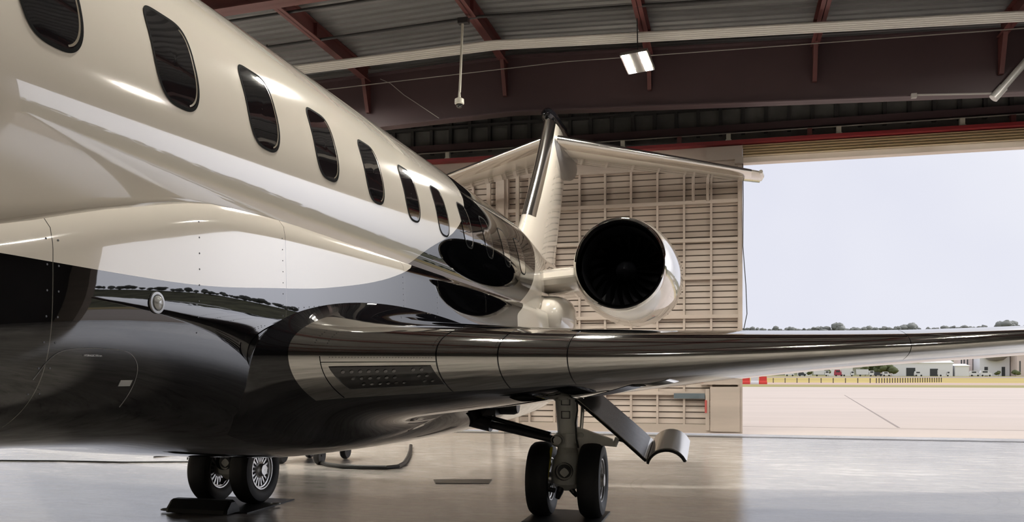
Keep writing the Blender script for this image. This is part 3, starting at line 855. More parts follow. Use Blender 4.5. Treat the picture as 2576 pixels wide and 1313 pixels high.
for k in range(20):
    t = 2 * math.pi * k / 20
    rings = []
    for j in range(7):
        r = 0.17 + 0.44 * j / 6
        tw = math.radians(25 + 38 * j / 6)
        w_ = 0.065 + 0.03 * math.sin(math.pi * j / 6)
        sw = 0.10 * (j / 6) ** 2
        ring = []
        for (a, th) in ((-1, 0), (-0.3, 0.006), (0.4, 0.006), (1, 0), (0.4, -0.006), (-0.3, -0.006)):
            dy = a * w_ * math.cos(tw) + 0.95 + sw * 0.4
            ds = a * w_ * math.sin(tw) + th
            ang = t + ds / r + sw
            ring.append((EX + r * math.cos(ang), EY + dy, EZ + r * math.sin(ang)))
        rings.append(ring)
    MB().add(*loft(rings, True, True)).build('fan_blade', M['fan'], engine, 30)
# pylon
py_ = MB()
rings = []
for (y, h, zc) in ((13.35, 0.015, 3.24), (13.40, 0.10, 3.24), (13.55, 0.17, 3.24), (14.2, 0.20, 3.25), (15.6, 0.18, 3.28), (17.0, 0.05, 3.30)):
    xr = EX - 0.70
    xl = X0 + max(0.2, sinterp(y, RAD) - 0.12)
    rings.append([(xl, y, zc - h), (xr, y, zc - h + 0.05), (xr, y, zc + h + 0.05), (xl, y, zc + h)])
py_.add(*loft(rings, True, True))
py_.build('engine_pylon', M['white'], jet, 30)
# rounded fairing behind the wing root
rf = MB()
rings = []
for k in range(15):
    a = -1 + 2 * k / 14
    y = 14.0 + 0.85 * a
    s = math.sqrt(max(0.0, 1 - a * a)) ** 0.8 + 0.01
    rings.append([(-2.86 + 0.42 * s * max(0, math.cos(t)) ** 0.7 * 1.0 if math.cos(t) > 0 else -2.86 + 0.5 * s * math.cos(t), y, 2.66 + 0.36 * s * math.copysign(abs(math.sin(t)) ** 0.75, math.sin(t))) for t in [2 * math.pi * q / 24 for q in range(24)]])
rf.add(*loft(rings, True, True))
rf.build('wing_root_fairing', M['white'], jet, 50)

# tail: fin, polished leading edge, tailplane halves and bullet
def fin_sec(z):
    yl = sinterp(z, [(3.9, 15.9), (4.45, 16.75), (4.75, 17.25), (5.18, 17.7), (6.94, 19.3), (7.9, 20.0)])
    yt = interp(z, [(3.9, 20.6), (4.4, 20.9), (7.16, 22.4), (7.9, 22.6)])
    th = interp(z, [(3.9, 0.25), (5.2, 0.185), (7.9, 0.15)])
    return yl, yt, th
def fin_pt(z, t, lift=0.0):
    yl, yt, th = fin_sec(z)
    c = abs(t) ** 1.9
    k = naca(c)
    return (X0 + math.copysign(1, t) * (th * k + lift), yl + (yt - yl) * c - lift, z)
zs = [3.9 + 0.1 * i for i in range(40)]
ts = [i / 24 for i in range(-24, 25)]
v, f = loft([[fin_pt(z, t) for t in ts] for z in zs], True)
fin = mesh_obj('vertical_fin', v, f, M['white'], jet, 50)
def edge_strip(zr, name, m):
    rings = []
    for z in zr:
        yl, yt, th = fin_sec(z)
        tm = (0.42 / (yt - yl)) ** (1 / 1.9)
        rings.append([fin_pt(z, -tm + 2 * tm * k / 20 + 1e-6, 0.006) for k in range(21)])
    return mesh_obj(name, *loft(rings, True), m, fin, 50)
edge_strip([5.12 + 0.1 * i for i in range(28)], 'fin_leading_edge', M['chrome_soft'])
MB().revolve([(0.02, -0.17), (0.09, -0.14), (0.15, -0.04), (0.185, 0.3), (0.19, 1.6), (0.13, 2.5), (0.02, 3.0)], (X0, 20.06, 7.94), 'Y', 28, caps=True).build('fin_cap', M['black'], fin)
tb = MB()
tb.add(*loft([[(X0 + 0.30 * r * math.cos(t), y, zc + 0.42 * r * math.sin(t)) for t in [2 * math.pi * k / 28 for k in range(28)]]
              for (y, r, zc) in ((20.0, 0.05, 7.35), (20.1, 0.45, 7.32), (20.4, 0.75, 7.25), (21.0, 1.0, 7.2), (22.0, 1.0, 7.2), (23.0, 0.7, 7.28), (23.8, 0.05, 7.36))], True, True))
tb.build('tail_bullet', M['steel'], fin, 60)
def stab_pt(s, t, side, lift=0.0):
    yl = 20.1 + 0.70 * s; ch = interp(s, [(0, 2.75), (5.05, 1.30)]); zl = 7.42 - 0.068 * s; th = interp(s, [(0, 0.17), (5.05, 0.075)])
    c = abs(t) ** 1.9
    k = naca(c)
    return (X0 + side * s, yl + ch * c - lift, zl + math.copysign(1, t) * (th * k + lift) )
for side in (1, -1):
    ss = [0.05 + 0.2 * i for i in range(26)]
    ring = [[stab_pt(s, t, side) for t in ts] for s in ss]
    st = mesh_obj('tailplane', *loft(ring, True), M['white'], jet, 50)
    rings = []
    for s in [0.2 + 0.2 * i for i in range(24)]:
        ch = interp(s, [(0, 2.75), (5.05, 1.30)]); tm = (0.42 / ch) ** (1 / 1.9)
        rings.append([stab_pt(s, -tm + 2 * tm * k / 16 + 1e-6, side, 0.006) for k in range(17)])
    mesh_obj('tailplane_leading_edge', *loft(rings, True), M['chrome_soft'], st, 50)
    tip = MB().tube([(X0 + side * 5.04, 20.1 + 0.7 * 5.0 - 0.05, 7.08), (X0 + side * 5.07, 24.0, 7.08), (X0 + side * 5.07, 24.55, 7.09)], [0.05, 0.085, 0.05], 14)
    tip.build('tailplane_tip', M['white'], st)

# landing gear
def gear(side):
    gx = X0 + side * 2.28
    def P(dx, y, z): return (gx + side * dx, y, z)
    R = 0.455
    leg = MB()
    leg.tube([P(0, GY, 0.78), P(0, GY, 1.05), P(-0.015, GY, 1.40), P(-0.03, GY, 1.78)], [0.125, 0.125, 0.135, 0.135], 24)
    leg.tube([P(0, GY, 0.99), P(0, GY, 1.02)], [0.140, 0.140], 24)
    leg.tube([P(-0.03, GY - 0.12, 1.53), P(-0.30, GY - 0.18, 1.56), P(-0.42, GY - 0.15, 1.62)], [0.09, 0.075, 0.05], 14)   # trunnion
    leg.tube([P(0.10, GY - 0.08, 1.50), P(0.16, GY - 0.02, 1.62)], [0.05, 0.05], 10)
    g = leg.build('landing_gear', M['gear_grey'], jet)
    fork = MB()
    fork.tube([P(0, GY, 0.86), P(0, GY - 0.01, 0.76), P(0, GY - 0.02, 0.68), P(0, GY - 0.03, 0.56), P(0, GY - 0.02, 0.44), P(0, GY, 0.38)], [0.12, 0.135, 0.185, 0.20, 0.195, 0.15], 24)
    fork.tube([P(-0.36, GY, R), P(0.36, GY, R)], 0.06, 14)
    fork.build('axle_fork', M['gear_grey'], g)
    MB().revolve([(0.105, -0.05), (0.105, 0.03), (0.085, 0.032), (0.082, 0.0), (0.01, 0.01)], (gx, GY - 0.225, 0.575), 'Y', 24, caps=False).build('axle_cap', M['gear_dark'], g)
    for k in (0, 1):   # placards on the leg
        z = 1.20 + 0.16 * k
        b = MB()
        for (dx0, dx1, z0, z1) in ((-0.055, 0.055, 0, 0.008), (-0.055, 0.055, 0.082, 0.09), (-0.055, -0.047, 0, 0.09), (0.047, 0.055, 0, 0.09)):
            b.box((gx + dx0, GY - 0.142, z + z0), (gx + dx1, GY - 0.122, z + z1))
        b.build('placard', M['gear_dark'], g, 0)
    # hose and slim rod on the outboard side of the leg
    MB().tube([P(0.17, GY - 0.03, 1.62), P(0.19, GY - 0.02, 1.35), P(0.175, GY - 0.02, 1.12), P(0.16, GY - 0.02, 0.98)], 0.022, 8).build('actuator_rod', M['chrome_soft'], g)
    MB().tube([P(0.125, GY - 0.10, 1.55), P(0.14, GY - 0.12, 1.30), P(0.12, GY - 0.13, 1.15), P(0.13, GY - 0.12, 0.95), P(0.15, GY - 0.11, 0.85)], 0.011, 8).build('brake_hose', M['cable'], g)
    # torque link plate reaching to the door rod
    arm = MB()
    arm.hexa([P(0.10, GY - 0.07, 0.90), P(0.58, GY - 0.05, 0.865), P(0.58, GY + 0.03, 0.865), P(0.10, GY + 0.06, 0.90), P(0.10, GY - 0.07, 1.10), P(0.55, GY - 0.05, 0.955), P(0.55, GY + 0.03, 0.955), P(0.10, GY + 0.06, 1.10)])
    arm.tube([P(0.57, GY - 0.01, 0.87), P(0.61, GY - 0.01, 0.97)], 0.03, 10)
    arm.tube([P(0.18, GY - 0.10, 1.00), P(0.18, GY - 0.06, 1.00)], 0.03, 10)
    arm.build('torque_arm', M['gear_grey'], g)
    MB().tube([P(0.60, GY - 0.01, 0.95), P(0.79, GY - 0.03, 0.905)], 0.014, 8).build('door_rod', M['gear_dark'], g)
    MB().box((gx + side * 0.12, GY - 0.01, 0.70), (gx + side * 0.19, GY + 0.14, 0.98)).build('torque_link', M['gear_grey'], g, 0)
    # side brace to the fuselage
    sb = MB().tube([P(-0.10, GY - 0.13, 0.935), P(-1.02, GY - 0.03, 1.12)], [0.045, 0.048], 14)
    sb.tube([P(-0.95, GY - 0.04, 1.10), P(-1.28, GY - 0.0, 1.17)], [0.085, 0.085], 16)
    sb.tube([P(-0.20, GY - 0.06, 1.0), P(-1.1, GY + 0.02, 1.22)], 0.03, 10)
    sb.build('side_brace', M['gear_dark'], g)
    MB().revolve([(0.075, -0.05), (0.075, 0.02), (0.045, 0.021), (0.045, -0.008), (0.005, -0.01)], (gx - side * 0.09, GY - 0.17, 0.94), 'Y', 20).tube([P(-0.09, GY - 0.2, 0.94), P(-0.09, GY - 0.02, 0.94)], 0.05, 12).build('brace_pin', M['gear_grey'], g)
    # door-well equipment beside the belly
    eq = MB().revolve([(0.11, -0.12), (0.12, 0.0), (0.12, 0.25), (0.10, 0.3)], (gx - side * 0.98, GY + 0.25, 1.34), 'X', 18, caps=True)
    for k in range(4): eq.tube([P(-0.95 - 0.09 * k, GY + 0.1, 1.20), P(-1.0 - 0.10 * k, GY + 0.12, 1.52)], 0.016 + 0.004 * (k % 2), 7)
    eq.box((gx - side * 1.0 - 0.25, GY - 0.05, 1.22), (gx - side * 1.0 + 0.1, GY + 0.35, 1.30))
    eq.build('retraction_actuator', M['gear_dark'], g)
    # yellow strap and brake lines by the inboard wheel
    MB().hexa([P(-0.215, GY - 0.30, 0.44), P(-0.185, GY - 0.30, 0.44), P(-0.185, GY - 0.292, 0.44), P(-0.215, GY - 0.292, 0.44), P(-0.175, GY - 0.20, 0.86), P(-0.145, GY - 0.20, 0.86), P(-0.145, GY - 0.192, 0.86), P(-0.175, GY - 0.192, 0.86)]).build('yellow_strap', M['yellow'], g, 0)
    bl = MB()
    bl.tube([P(-0.05, GY - 0.12, 0.40), P(-0.07, GY - 0.16, 0.32), P(-0.10, GY - 0.15, 0.24)], [0.05, 0.045, 0.03], 10)
    bl.tube([P(0.04, GY - 0.10, 0.38), P(0.10, GY - 0.12, 0.31), P(0.13, GY - 0.10, 0.27)], [0.04, 0.03, 0.025], 10)
    bl.tube([P(-0.19, GY - 0.22, 0.42), P(-0.20, GY - 0.24, 0.36), P(-0.12, GY - 0.2, 0.34)], [0.04, 0.035, 0.03], 10)
    bl.build('brake_lines', M['gear_dark'], g)
    for (k, wxo) in ((0, -0.31), (1, 0.31)):
        cx = gx + side * wxo
        c = (cx, GY, R)
        prof = [(0.262, -0.100), (0.30, -0.128), (0.36, -0.140), (0.415, -0.128), (0.443, -0.095), (0.452, -0.05), (0.455, 0.0), (0.452, 0.05), (0.443, 0.095), (0.415, 0.128), (0.36, 0.140), (0.30, 0.128), (0.262, 0.100)]
        tp = []
        for (r, d) in prof: tp.append((r, d))
        ty = MB().revolve(tp, c, 'X', 64)
        ty.revolve([(0.262, -0.100), (0.25, 0.0), (0.262, 0.100)], c, 'X', 64)
        ty.build('tyre', M['tyre'], g)
        wh = MB()
        for sd in (1, -1):
            wh.revolve([(0.264, 0.098 * sd), (0.262, 0.112 * sd), (0.246, 0.112 * sd), (0.238, 0.090 * sd), (0.222, 0.085 * sd), (0.212, 0.055 * sd)], c, 'X', 56)
            wh.revolve([(0.115, 0.045 * sd), (0.110, 0.075 * sd), (0.085, 0.085 * sd), (0.078, 0.13 * sd), (0.07, 0.142 * sd), (0.005, 0.145 * sd)], c, 'X', 32)
            for q in range(18):
                t = 2 * math.pi * q / 18
                a0, a1 = t - 0.085, t + 0.085
                r0, r1 = 0.105, 0.218
                pts = []
                for dd in (0.040 * sd, 0.074 * sd):
                    for (r, a) in ((r0, a0 - 0.03), (r1, a0 + 0.02), (r1, a1 - 0.02), (r0, a1 + 0.03)):
                        pts.append((cx + dd, GY + r * math.cos(a), R + r * math.sin(a)))
                wh.hexa(pts)
        wh.build('wheel', M['alloy'], g, 35)
        MB().revolve([(0.215, -0.03), (0.215, 0.03)], c, 'X', 32, caps=True).build('brake_disc', M['gear_dark'], g)
    return g
gear_p = gear(1)
gear_s = gear(-1)
# outboard gear door: a flat panel ending in a curved tyre cover
def gear_door():
    b = MB()
    path = [(-1.745, 1.44), (-1.50, 1.24), (-1.20, 0.985), (-1.00, 0.81), (-0.945, 0.755), (-0.915, 0.735)]
    arc = []
    for k in range(13):
        t = math.pi * (0.93 - 0.80 * k / 12)
        arc.append((-0.675 + 0.225 * math.cos(t), 0.66 + 0.205 * math.sin(t)))
    path = path + arc + [(-0.455, 0.725)]
    path2 = []
    n = len(path)
    rings = []
    th = 0.030
    ya, yb = 10.05, 10.95
    for y, lift in ((ya, 0.0), (ya + 0.3, 0.055), (ya + 0.6, 0.11), (yb, 0.165)):
        top, bot = [], []
        for i, (x, z) in enumerate(path):
            a = path[max(0, i - 1)]; c = path[min(n - 1, i + 1)]
            d = Vector((c[0] - a[0], c[1] - a[1])).normalized()
            nx, nz = -d.y, d.x
            top.append((x + nx * th / 2, y, z + lift + nz * th / 2)); bot.append((x - nx * th / 2, y, z + lift - nz * th / 2))
        rings.append(top + bot[::-1])
    v, f = loft(rings, True, True)
    b.add(v, f)
    b.m = [0 if sum(b.v[i][0] for i in q) / len(q) < -0.93 else 1 for q in b.f]
    b.m[-1] = b.m[-2] = 0
    return b.build('gear_door', [M['door_grey'], M['chrome_soft']], jet, 35)
gd = gear_door()
edge = MB().tube([(-1.745, 10.045, 1.425), (-1.50, 10.045, 1.225), (-1.20, 10.045, 0.97), (-0.915, 10.045, 0.72)], 0.016, 6)
edge.tube([(-0.675 + 0.225 * math.cos(math.pi * (0.93 - 0.80 * k / 12)), 10.045, 0.645 + 0.205 * math.sin(math.pi * (0.93 - 0.80 * k / 12))) for k in range(13)], 0.016, 6)
edge.build('edge_seal', M['rubber'], gd)

# ------------------------------------------------------------------ things on the floor
def slab(name, pts, z0, z1, m, label, cat):
    v = [(x, y, z0) for x, y in pts] + [(x, y, z1) for x, y in pts]
    n = len(pts)
    f = [tuple(range(n))[::-1], tuple(n + k for k in range(n))] + [(k, (k + 1) % n, n + (k + 1) % n, n + k) for k in range(n)]
    return tag(mesh_obj(name, v, f, m, smooth=0), label, cat)
slab('rubber_mat', [(-2.33, 9.72), (-1.42, 9.72), (-1.42, 10.72), (-2.33, 10.72)], 0.0, 0.012, M['rubber'], 'thin black rubber mat under the near main wheels', 'mat')
slab('rubber_mat', [(-6.98, 9.50), (-5.78, 9.50), (-5.78, 10.70), (-6.98, 10.70)], 0.0, 0.012, M['rubber'], 'thin black rubber mat under the far main wheels', 'mat')
ck = thing('wheel_chock', (-6.36, 9.62, 0), 'long black rubber chock in front of the far main wheels', 'chock')
cv = MB()
ring = []
for xx in (-6.80, -6.76, -5.98, -5.94):
    s = 0.86 if xx in (-6.80, -5.94) else 1.0
    ring.append([(xx, 9.45 - 0.16 * s, 0.012), (xx, 9.45 + 0.16 * s, 0.012), (xx, 9.45 + 0.15 * s, 0.06), (xx, 9.45 + 0.05 * s, 0.17 * s), (xx, 9.45 - 0.05 * s, 0.17 * s), (xx, 9.45 - 0.15 * s, 0.06)])
cv.add(*loft(ring, True, True)); cv.build('chock_body', M['rubber'], ck, 20)
for xx, yq in ((-6.86, 9.40), (-5.76, 10.15)):
    MB().tube([(xx + 0.06 * math.cos(t), yq + 0.06 * math.sin(t), 0.030) for t in [2 * math.pi * k / 16 for k in range(16)]], 0.010, 6, closed=True).build('rope_ring', M['galv'], ck)
slab('drain_grate', [(-4.66, 13.27), (-4.46, 12.80), (-3.64, 13.00), (-3.73, 13.52)], 0.0, 0.008, M['gear_dark'], 'dark metal drain cover in the floor behind the near wheels', 'grate')
hz = 0.042
tag(MB().tube([(-7.75, 15.15, 0.10), (-7.55, 14.97, hz), (-7.2, 14.6, hz), (-6.9, 14.43, hz), (-6.4, 14.35, hz), (-5.95, 14.40, hz), (-5.82, 14.62, hz), (-5.92, 15.2, hz), (-6.3, 16.4, hz), (-6.75, 17.7, hz), (-7.2, 18.9, hz)], 0.04, 10).build('ground_hose', M['cable']), 'thick black hose curving over the floor beyond the belly', 'hose')
tag(MB().tube([(-16.0, 13.2, 0.012), (-14.0, 13.97, 0.012), (-12.8, 14.2, 0.012), (-11.4, 14.3, 0.012), (-10.2, 14.7, 0.012)], 0.014, 6).build('floor_cable', M['cable']), 'thin black cable lying on the floor at the left', 'cable')
tag(MB().tube([(-11.5, 15.35, 0.012), (-11.3, 15.9, 0.012), (-11.0, 15.8, 0.012), (-10.6, 15.2, 0.012)], 0.014, 6).build('floor_cable', M['cable']), 'short bent black cable end on the floor at the left', 'cable')
gc = thing('ground_cart', (-8.1, 15.3, 0), 'small wheeled ground cart standing beyond the belly, only its tyres showing', 'cart')
MB().box((-8.6, 15.0, 0.30), (-7.35, 16.2, 0.36)).box((-8.5, 15.1, 0.36), (-7.45, 16.1, 0.80)).build('cart_body', M['gear_dark'], gc, 0)
for (wx_, wy_) in ((-8.35, 14.95), (-7.55, 14.95), (-8.35, 16.1), (-7.55, 16.1)):
    w_ = MB().revolve([(0.09, -0.05), (0.15, -0.06), (0.17, -0.03), (0.17, 0.03), (0.15, 0.06), (0.09, 0.05), (0.02, 0.04)], (wx_, wy_, 0.17), 'X', 24)
    w_.build('wheel', M['tyre'], gc)

# ------------------------------------------------------------------ outside
def ground(name, x0, x1, y0, y1, z, m, label, cat):
    return struct(MB().box((x0, y0, z - 0.25), (x1, y1, z)).build(name, m, smooth=0), label, cat)
ground('ground_apron', -160, 220, DY + 0.45, 112, -0.005, M['apron'], 'pale pinkish concrete apron outside the hangar', 'apron')
ground('ground_verge', -300, 500, 112, 136, -0.01, M['grass_green'], 'strip of olive grass at the far edge of the apron', 'grass')
ground('ground_taxiway', -300, 500, 136, 165, -0.012, M['road'], 'pinkish taxiway beyond the apron', 'taxiway')
ground('ground_field', -400, 700, 165, 330, -0.014, M['grass'], 'wide field of dry yellow grass beyond the taxiway', 'field')
ground('ground_runway', -400, 700, 330, 420, -0.016, M['grey_road'], 'grey runway beyond the dry grass', 'runway')
ground('ground_far', -700, 1100, 420, 900, -0.018, M['grass_green'], 'olive grass at the far side of the airfield', 'field')
for i, (a, b) in enumerate((((-160, 29.0), (220, 29.0)), ((-160, 62), (220, 62)))):
    struct(MB().box((a[0], a[1], -0.1), (b[0], b[1] + 0.06, -0.001)).build('ground_joint', M['joint'], smooth=0), ('near' if i == 0 else 'distant') + ' dark joint line across the pale apron', 'joint')
struct(MB().hexa([(5.3, 29.5, -0.05), (5.38, 29.5, -0.05), (9.08, 72, -0.05), (9.0, 72, -0.05), (5.3, 29.5, -0.001), (5.38, 29.5, -0.001), (9.08, 72, -0.001), (9.0, 72, -0.001)]).build('ground_joint', M['joint'], smooth=0), 'slanting dark joint line running out over the apron', 'joint')
# barriers at the edge of the apron
for (bx, m, lab) in ((1.6, 'barrier_white', 'white plastic barrier block nearest the hangar door edge'), (2.95, 'barrier_red', 'red plastic barrier block between two white ones'), (4.25, 'barrier_white', 'white plastic barrier block between two red ones'), (5.5, 'barrier_red', 'red plastic barrier block at the right end of the row')):
    b = MB()
    v, f = loft([[(bx - hw, 139 - d, z), (bx + hw, 139 - d, z), (bx + hw, 139 + d, z), (bx - hw, 139 + d, z)] for (hw, d, z) in ((0.62, 0.35, 0), (0.62, 0.35, 0.25), (0.58, 0.16, 0.55), (0.56, 0.12, 1.2))], True, True)
    b.add(v, f)
    tag(b.build('traffic_barrier', M[m], smooth=0), lab, 'barrier', 'red and white barriers')
# marker posts in the dry grass
post = None
for k in range(36):
    px = 8.0 + k * 2.0 if k < 9 else 25.0 + (k - 9) * 0.55
    py = 158.0 + (0 if k < 9 else (k - 9) * 0.7)
    if post is None:
        post = MB().box((-0.07, -0.07, 0), (0.07, 0.07, 0.85)).box((-0.09, -0.09, 0.62), (0.09, 0.09, 0.74)).build('marker_post', M['bark'], smooth=0)
        tag(post, 'thin dark marker post in a row along the dry yellow grass', 'post', 'marker posts in the grass')
        o = post
    else:
        o = post.copy(); COL.objects.link(o)
    o.location = (px, py, 0)
# vehicles and buildings along the far side
def vehicle(x, y, L, H, m, label, kind='van'):
    t = thing(kind, (x, y, 0), label, kind)
    b = MB()
    if kind == 'truck':
        b.box((x - L / 2, y - 1.2, 0.9), (x + L * 0.18, y + 1.2, H)).box((x + L * 0.22, y - 1.1, 0.7), (x + L / 2, y + 1.1, H * 0.8))
    else:
        v, f = loft([[(x - L / 2, yy, 0.45), (x + L / 2, yy, 0.45), (x + L / 2, yy, H * 0.55), (x + L * 0.30, yy, H * 0.6), (x + L * 0.16, yy, H), (x - L * 0.42, yy, H), (x - L / 2, yy, H * 0.62)] for yy in (y - 0.95, y + 0.95)], True, True)
        b.add(v, f)
    b.build('body', m, t, 0)
    MB().box((x - L * 0.3, y - 0.97 if kind != 'truck' else y - 1.13, H * 0.62), (x + L * 0.14, y - 0.9 if kind != 'truck' else y - 1.05, H * 0.88)).build('side_window', M['b_dark'], t, 0) if kind != 'truck' else MB().box((x + L * 0.28, y - 1.13, H * 0.5), (x + L * 0.46, y - 1.08, H * 0.72)).build('side_window', M['b_dark'], t, 0)
    for dx in (-0.3, 0.32):
        MB().revolve([(0.1, -0.12), (0.42, -0.12), (0.45, 0), (0.42, 0.12), (0.1, 0.12)], (x + dx * L, y - 0.9, 0.45), 'Y', 16, caps=True).build('wheel', M['tyre'], t)
VY = 470
def across(x): return 0.56 * x + 20.8      # spread of the far side of the airfield
for (x, L, H, m, kind, lab) in ((48, 10, 3.6, 'car_a', 'truck', 'white box truck parked left of the far red van'), (63, 5.5, 3.4, 'car_b', 'van', 'red van parked among white trucks across the airfield'), (71, 8, 3.4, 'car_a', 'truck', 'white box truck parked right of the far red van'),
                                (86, 11, 3.6, 'car_a', 'truck', 'long white truck parked before the far green trees'), (97, 5, 2.2, 'car_c', 'van', 'dark van parked under the far green trees'), (104, 5, 2.4, 'car_a', 'van', 'white van parked under the far green trees'),
                                (131, 5, 2.6, 'car_a', 'van', 'white van parked at the left end of the white hangar'), (152, 7, 3.2, 'car_a', 'truck', 'white truck parked before the middle of the white hangar'), (177, 6, 2.8, 'car_a', 'van', 'white van parked right of the white hangar'), (186, 7, 3.0, 'car_a', 'van', 'long white van parked beside the canopy building'), (20, 6, 2.6, 'car_a', 'van', 'white van parked alone near the far field edge'), (31, 5, 2.2, 'car_c', 'van', 'dark van parked near the far field edge')):
    vehicle(across(x), VY, L * 0.75, H, M[m], lab, kind)
def building(x0, x1, y, d, h, wall, roof, label, ridge=1.5, openings=(), name='building'):
    x0, x1 = across(x0), across(x1)
    t = thing(name, ((x0 + x1) / 2, y, 0), label, 'building')
    MB().box((x0, y, 0), (x1, y + d, h)).build('wall', wall, t, 0)
    if ridge:
        MB().add([(x0 - 0.6, y - 0.6, h), (x1 + 0.6, y - 0.6, h), (x1 + 0.6, y + d + 0.6, h), (x0 - 0.6, y + d + 0.6, h), (x0 - 0.6, y + d / 2, h + ridge), (x1 + 0.6, y + d / 2, h + ridge)],
                 [(0, 1, 5, 4), (2, 3, 4, 5), (1, 2, 5), (3, 0, 4), (3, 2, 1, 0)]).build('roof', roof, t, 0)
    else:
        MB().box((x0 - 0.3, y - 0.3, h), (x1 + 0.3, y + d + 0.3, h + 0.4)).build('roof', roof, t, 0)
    for (a, b, z0, z1) in openings:
        a, b = across(a), across(b)
        MB().box((a, y - 0.12, z0), (b, y + 0.1, z1)).build('opening', M['b_dark'], t, 0)
    return t
BY = 500
building(120, 172, BY, 30, 7.2, M['b_white'], M['b_white'], 'long low white hangar with two dark doors across the airfield', 2.4, ((131, 139, 0, 4.5), (152, 159, 0, 4.0)))
building(112, 121, BY + 8, 20, 9.5, M['b_pink'], M['b_tan'], 'narrow pale pink block at the left end of the white hangar', 0)
building(122, 178, BY + 60, 30, 12, M['b_pink'], M['b_tan'], 'pale pink hall with a tan roof rising behind the white hangar', 2.5)
building(174, 186, BY, 20, 5.5, M['b_white'], M['b_white'], 'small white shed at the right end of the white hangar', 1.2)
cb = building(200, 226, BY + 10, 25, 10.5, M['b_white'], M['b_grey'], 'white building with a dark rounded canopy roof across the airfield', 0, ((204, 207, 0, 5), (219, 222, 0, 5)))
MB().revolve([(0.5, 8.0), (3.6, 8.6), (5.6, 10.4), (6.3, 12.5), (6.3, 13.0)], (across(213), BY + 8, 0), 'Z', 32, caps=True).build('canopy', M['b_grey'], cb)
building(187, 199, BY + 22, 12, 13, M['b_pink'], M['b_grey'], 'tall pale building with slit windows left of the rounded canopy', 0, ((188.5, 189.5, 2, 11), (191, 192, 2, 11), (194, 195, 2, 11)))
building(227, 246, BY, 30, 11.5, M['b_pink'], M['b_pink'], 'plain pale pink hall right of the rounded canopy', 0, ((229, 230, 1, 8),))
building(247, 330, BY + 4, 30, 10.5, M['b_white'], M['b_white'], 'long white hall at the right end of the far buildings', 3.0, ((252, 258, 0, 3), (264, 270, 0, 3)))
building(240, 330, BY + 60, 40, 19, M['b_pink'], M['b_grey'], 'big pale pink hall with a flat grey roof behind the long white hall', 0)
building(34, 46, BY + 10, 12, 4.2, M['b_white'], M['b_grey'], 'small white shed behind the parked vehicles at the left', 1.0)
building(62, 84, BY + 6, 12, 5.6, M['b_white'], M['b_pink'], 'low white building behind the red van', 1.2)
# trees
def tree_mesh(name, seed, h, w, leaf, palm=False):
    rnd = random.Random(seed)
    b = MB()
    b.tube([(0, 0, -0.2), (0.1 * w, 0, h * 0.35), (0, 0.05 * w, h * 0.6)], [0.03 * h, 0.022 * h, 0.012 * h], 6, 1)
    for k in range(9):
        a = rnd.uniform(0, 6.28); rr = rnd.uniform(0, 0.36) * w
        cx, cy, cz = rr * math.cos(a), rr * math.sin(a), h * rnd.uniform(0.42, 0.86)
        sz = rnd.uniform(0.16, 0.30) * w
        v, f = [], []
        rings = []
        for i in range(7):
            th = math.pi * (i + 0.02) / 6.04
            ring = []
            for j in range(9):
                ph = 2 * math.pi * j / 9
                d = sz * (1 + 0.35 * noise.noise(Vector((cx + math.cos(ph) * 2 + seed, cy + math.sin(ph) * 2, i * 0.9))) + rnd.uniform(-0.12, 0.12))
                ring.append((cx + d * math.sin(th) * math.cos(ph), cy + d * math.sin(th) * math.sin(ph), cz + 0.8 * d * math.cos(th)))
            rings.append(ring)
        b.add(*loft(rings, True, True), 0)
    return b.build(name, [leaf, M['bark']], None, 60)
kinds = [tree_mesh('tree', s, 1.0, 1.0 if s % 2 else 1.5, M['leaf']) for s in (3, 4, 5)]
kinds_g = [tree_mesh('tree', s, 1.0, 1.0 if s % 2 else 1.6, M['leaf_hazed']) for s in (13, 14, 15, 16)]
first = set(kinds + kinds_g)
def tree(pool, x, y, z, h, label, group):
    src = random.choice(pool)
    if src in first: o = src; first.discard(src)
    else: o = src.copy(); COL.objects.link(o)
    o.location = (x, y, z); o.scale = (h * random.uniform(0.9, 1.25),) * 2 + (h,); o.rotation_euler = (0, 0, random.uniform(0, 6.28))
    tag(o, label, 'tree', group)
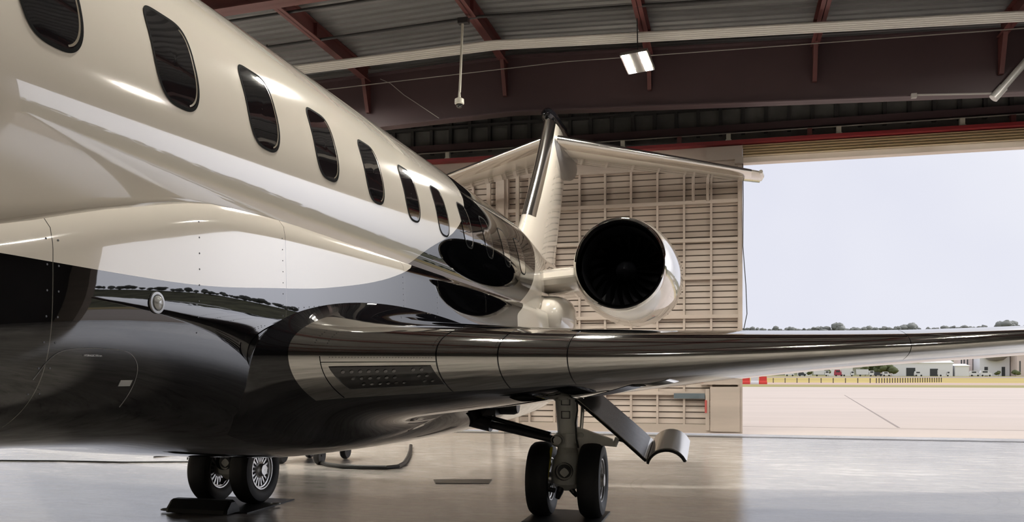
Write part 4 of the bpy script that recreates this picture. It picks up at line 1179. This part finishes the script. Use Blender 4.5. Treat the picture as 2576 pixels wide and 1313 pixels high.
# low trees among the far buildings
for (x, h, lab) in ((89, 9, 'leftmost bushy green tree of the clump left of the long white hangar'), (94.5, 11, 'second bushy tree from the left in the clump left of the white hangar'),
                    (100, 10, 'middle bushy tree of the green clump left of the long white hangar'), (105.5, 11, 'tall bushy tree right of the middle of the clump beside the white hangar'),
                    (111, 10, 'rightmost bushy tree of the clump touching the long white hangar'), (56, 6, 'low bushy green tree just left of the far red van'),
                    (40, 5, 'small bushy green tree in front of the small white shed at the left'), (232, 5, 'small green tree before the plain pale pink hall, left one of two'),
                    (239, 5, 'small green tree before the plain pale pink hall, right one of two'), (252, 6, 'first small tree from the left before the long white hall'),
                    (260, 5, 'second small tree from the left before the long white hall'), (268, 6, 'third small tree from the left before the long white hall'),
                    (277, 7, 'fourth small tree from the left before the long white hall'), (287, 6, 'fifth small tree from the left before the long white hall'),
                    (205, 4.5, 'low green tree under the left side of the rounded canopy'), (216, 4.5, 'low green tree under the right side of the rounded canopy')):
    tree(kinds, across(x), 484 + random.uniform(-4, 4), 0, h * 0.66, lab, 'trees among the far buildings')
# wooded ridge behind
RY = 760
RISE = 1.2
def ridge_z(x): return RISE + interp(x, [(-260, 60), (-120, 46), (-20, 36), (60, 35), (160, 34), (260, 35), (330, 37), (420, 42), (560, 50), (760, 62), (1000, 80)])
rg = []
for x in range(-700, 1101, 20):
    z = ridge_z(x) + 1.2 * noise.noise(Vector((x * 0.02, 0, 0)))
    rg.append([(x, 600, -1), (x, 680, z * 0.55), (x, RY, z), (x, RY + 120, z * 0.9), (x, RY + 130, -1)])
struct(mesh_obj('hill', *loft(rg), M['hill'], smooth=60), 'scrubby wooded ridge behind the far buildings', 'hill')
x = 8.0
while x < 420:
    h = random.choice((3.5, 4, 4.5, 5, 5.5, 8 if random.random() < 0.35 else 4))
    tree(kinds_g, x, RY + random.uniform(-6, 6), ridge_z(x) - 1.0, h, 'haze-tinted green tree on the skyline of the ridge, just over the wing', 'trees along the ridge')
    x += random.uniform(2.6, 4.6)
x = 430
while x < 900:
    tree(kinds_g, x, RY + random.uniform(-6, 6), ridge_z(x) - 1.0, random.uniform(7, 14), 'haze-tinted green tree on the hilltop beyond the hangar opening', 'trees on the hilltop')
    x += random.uniform(9, 16)

for o in bpy.data.objects:
    if '_o' in o: del o['_o']
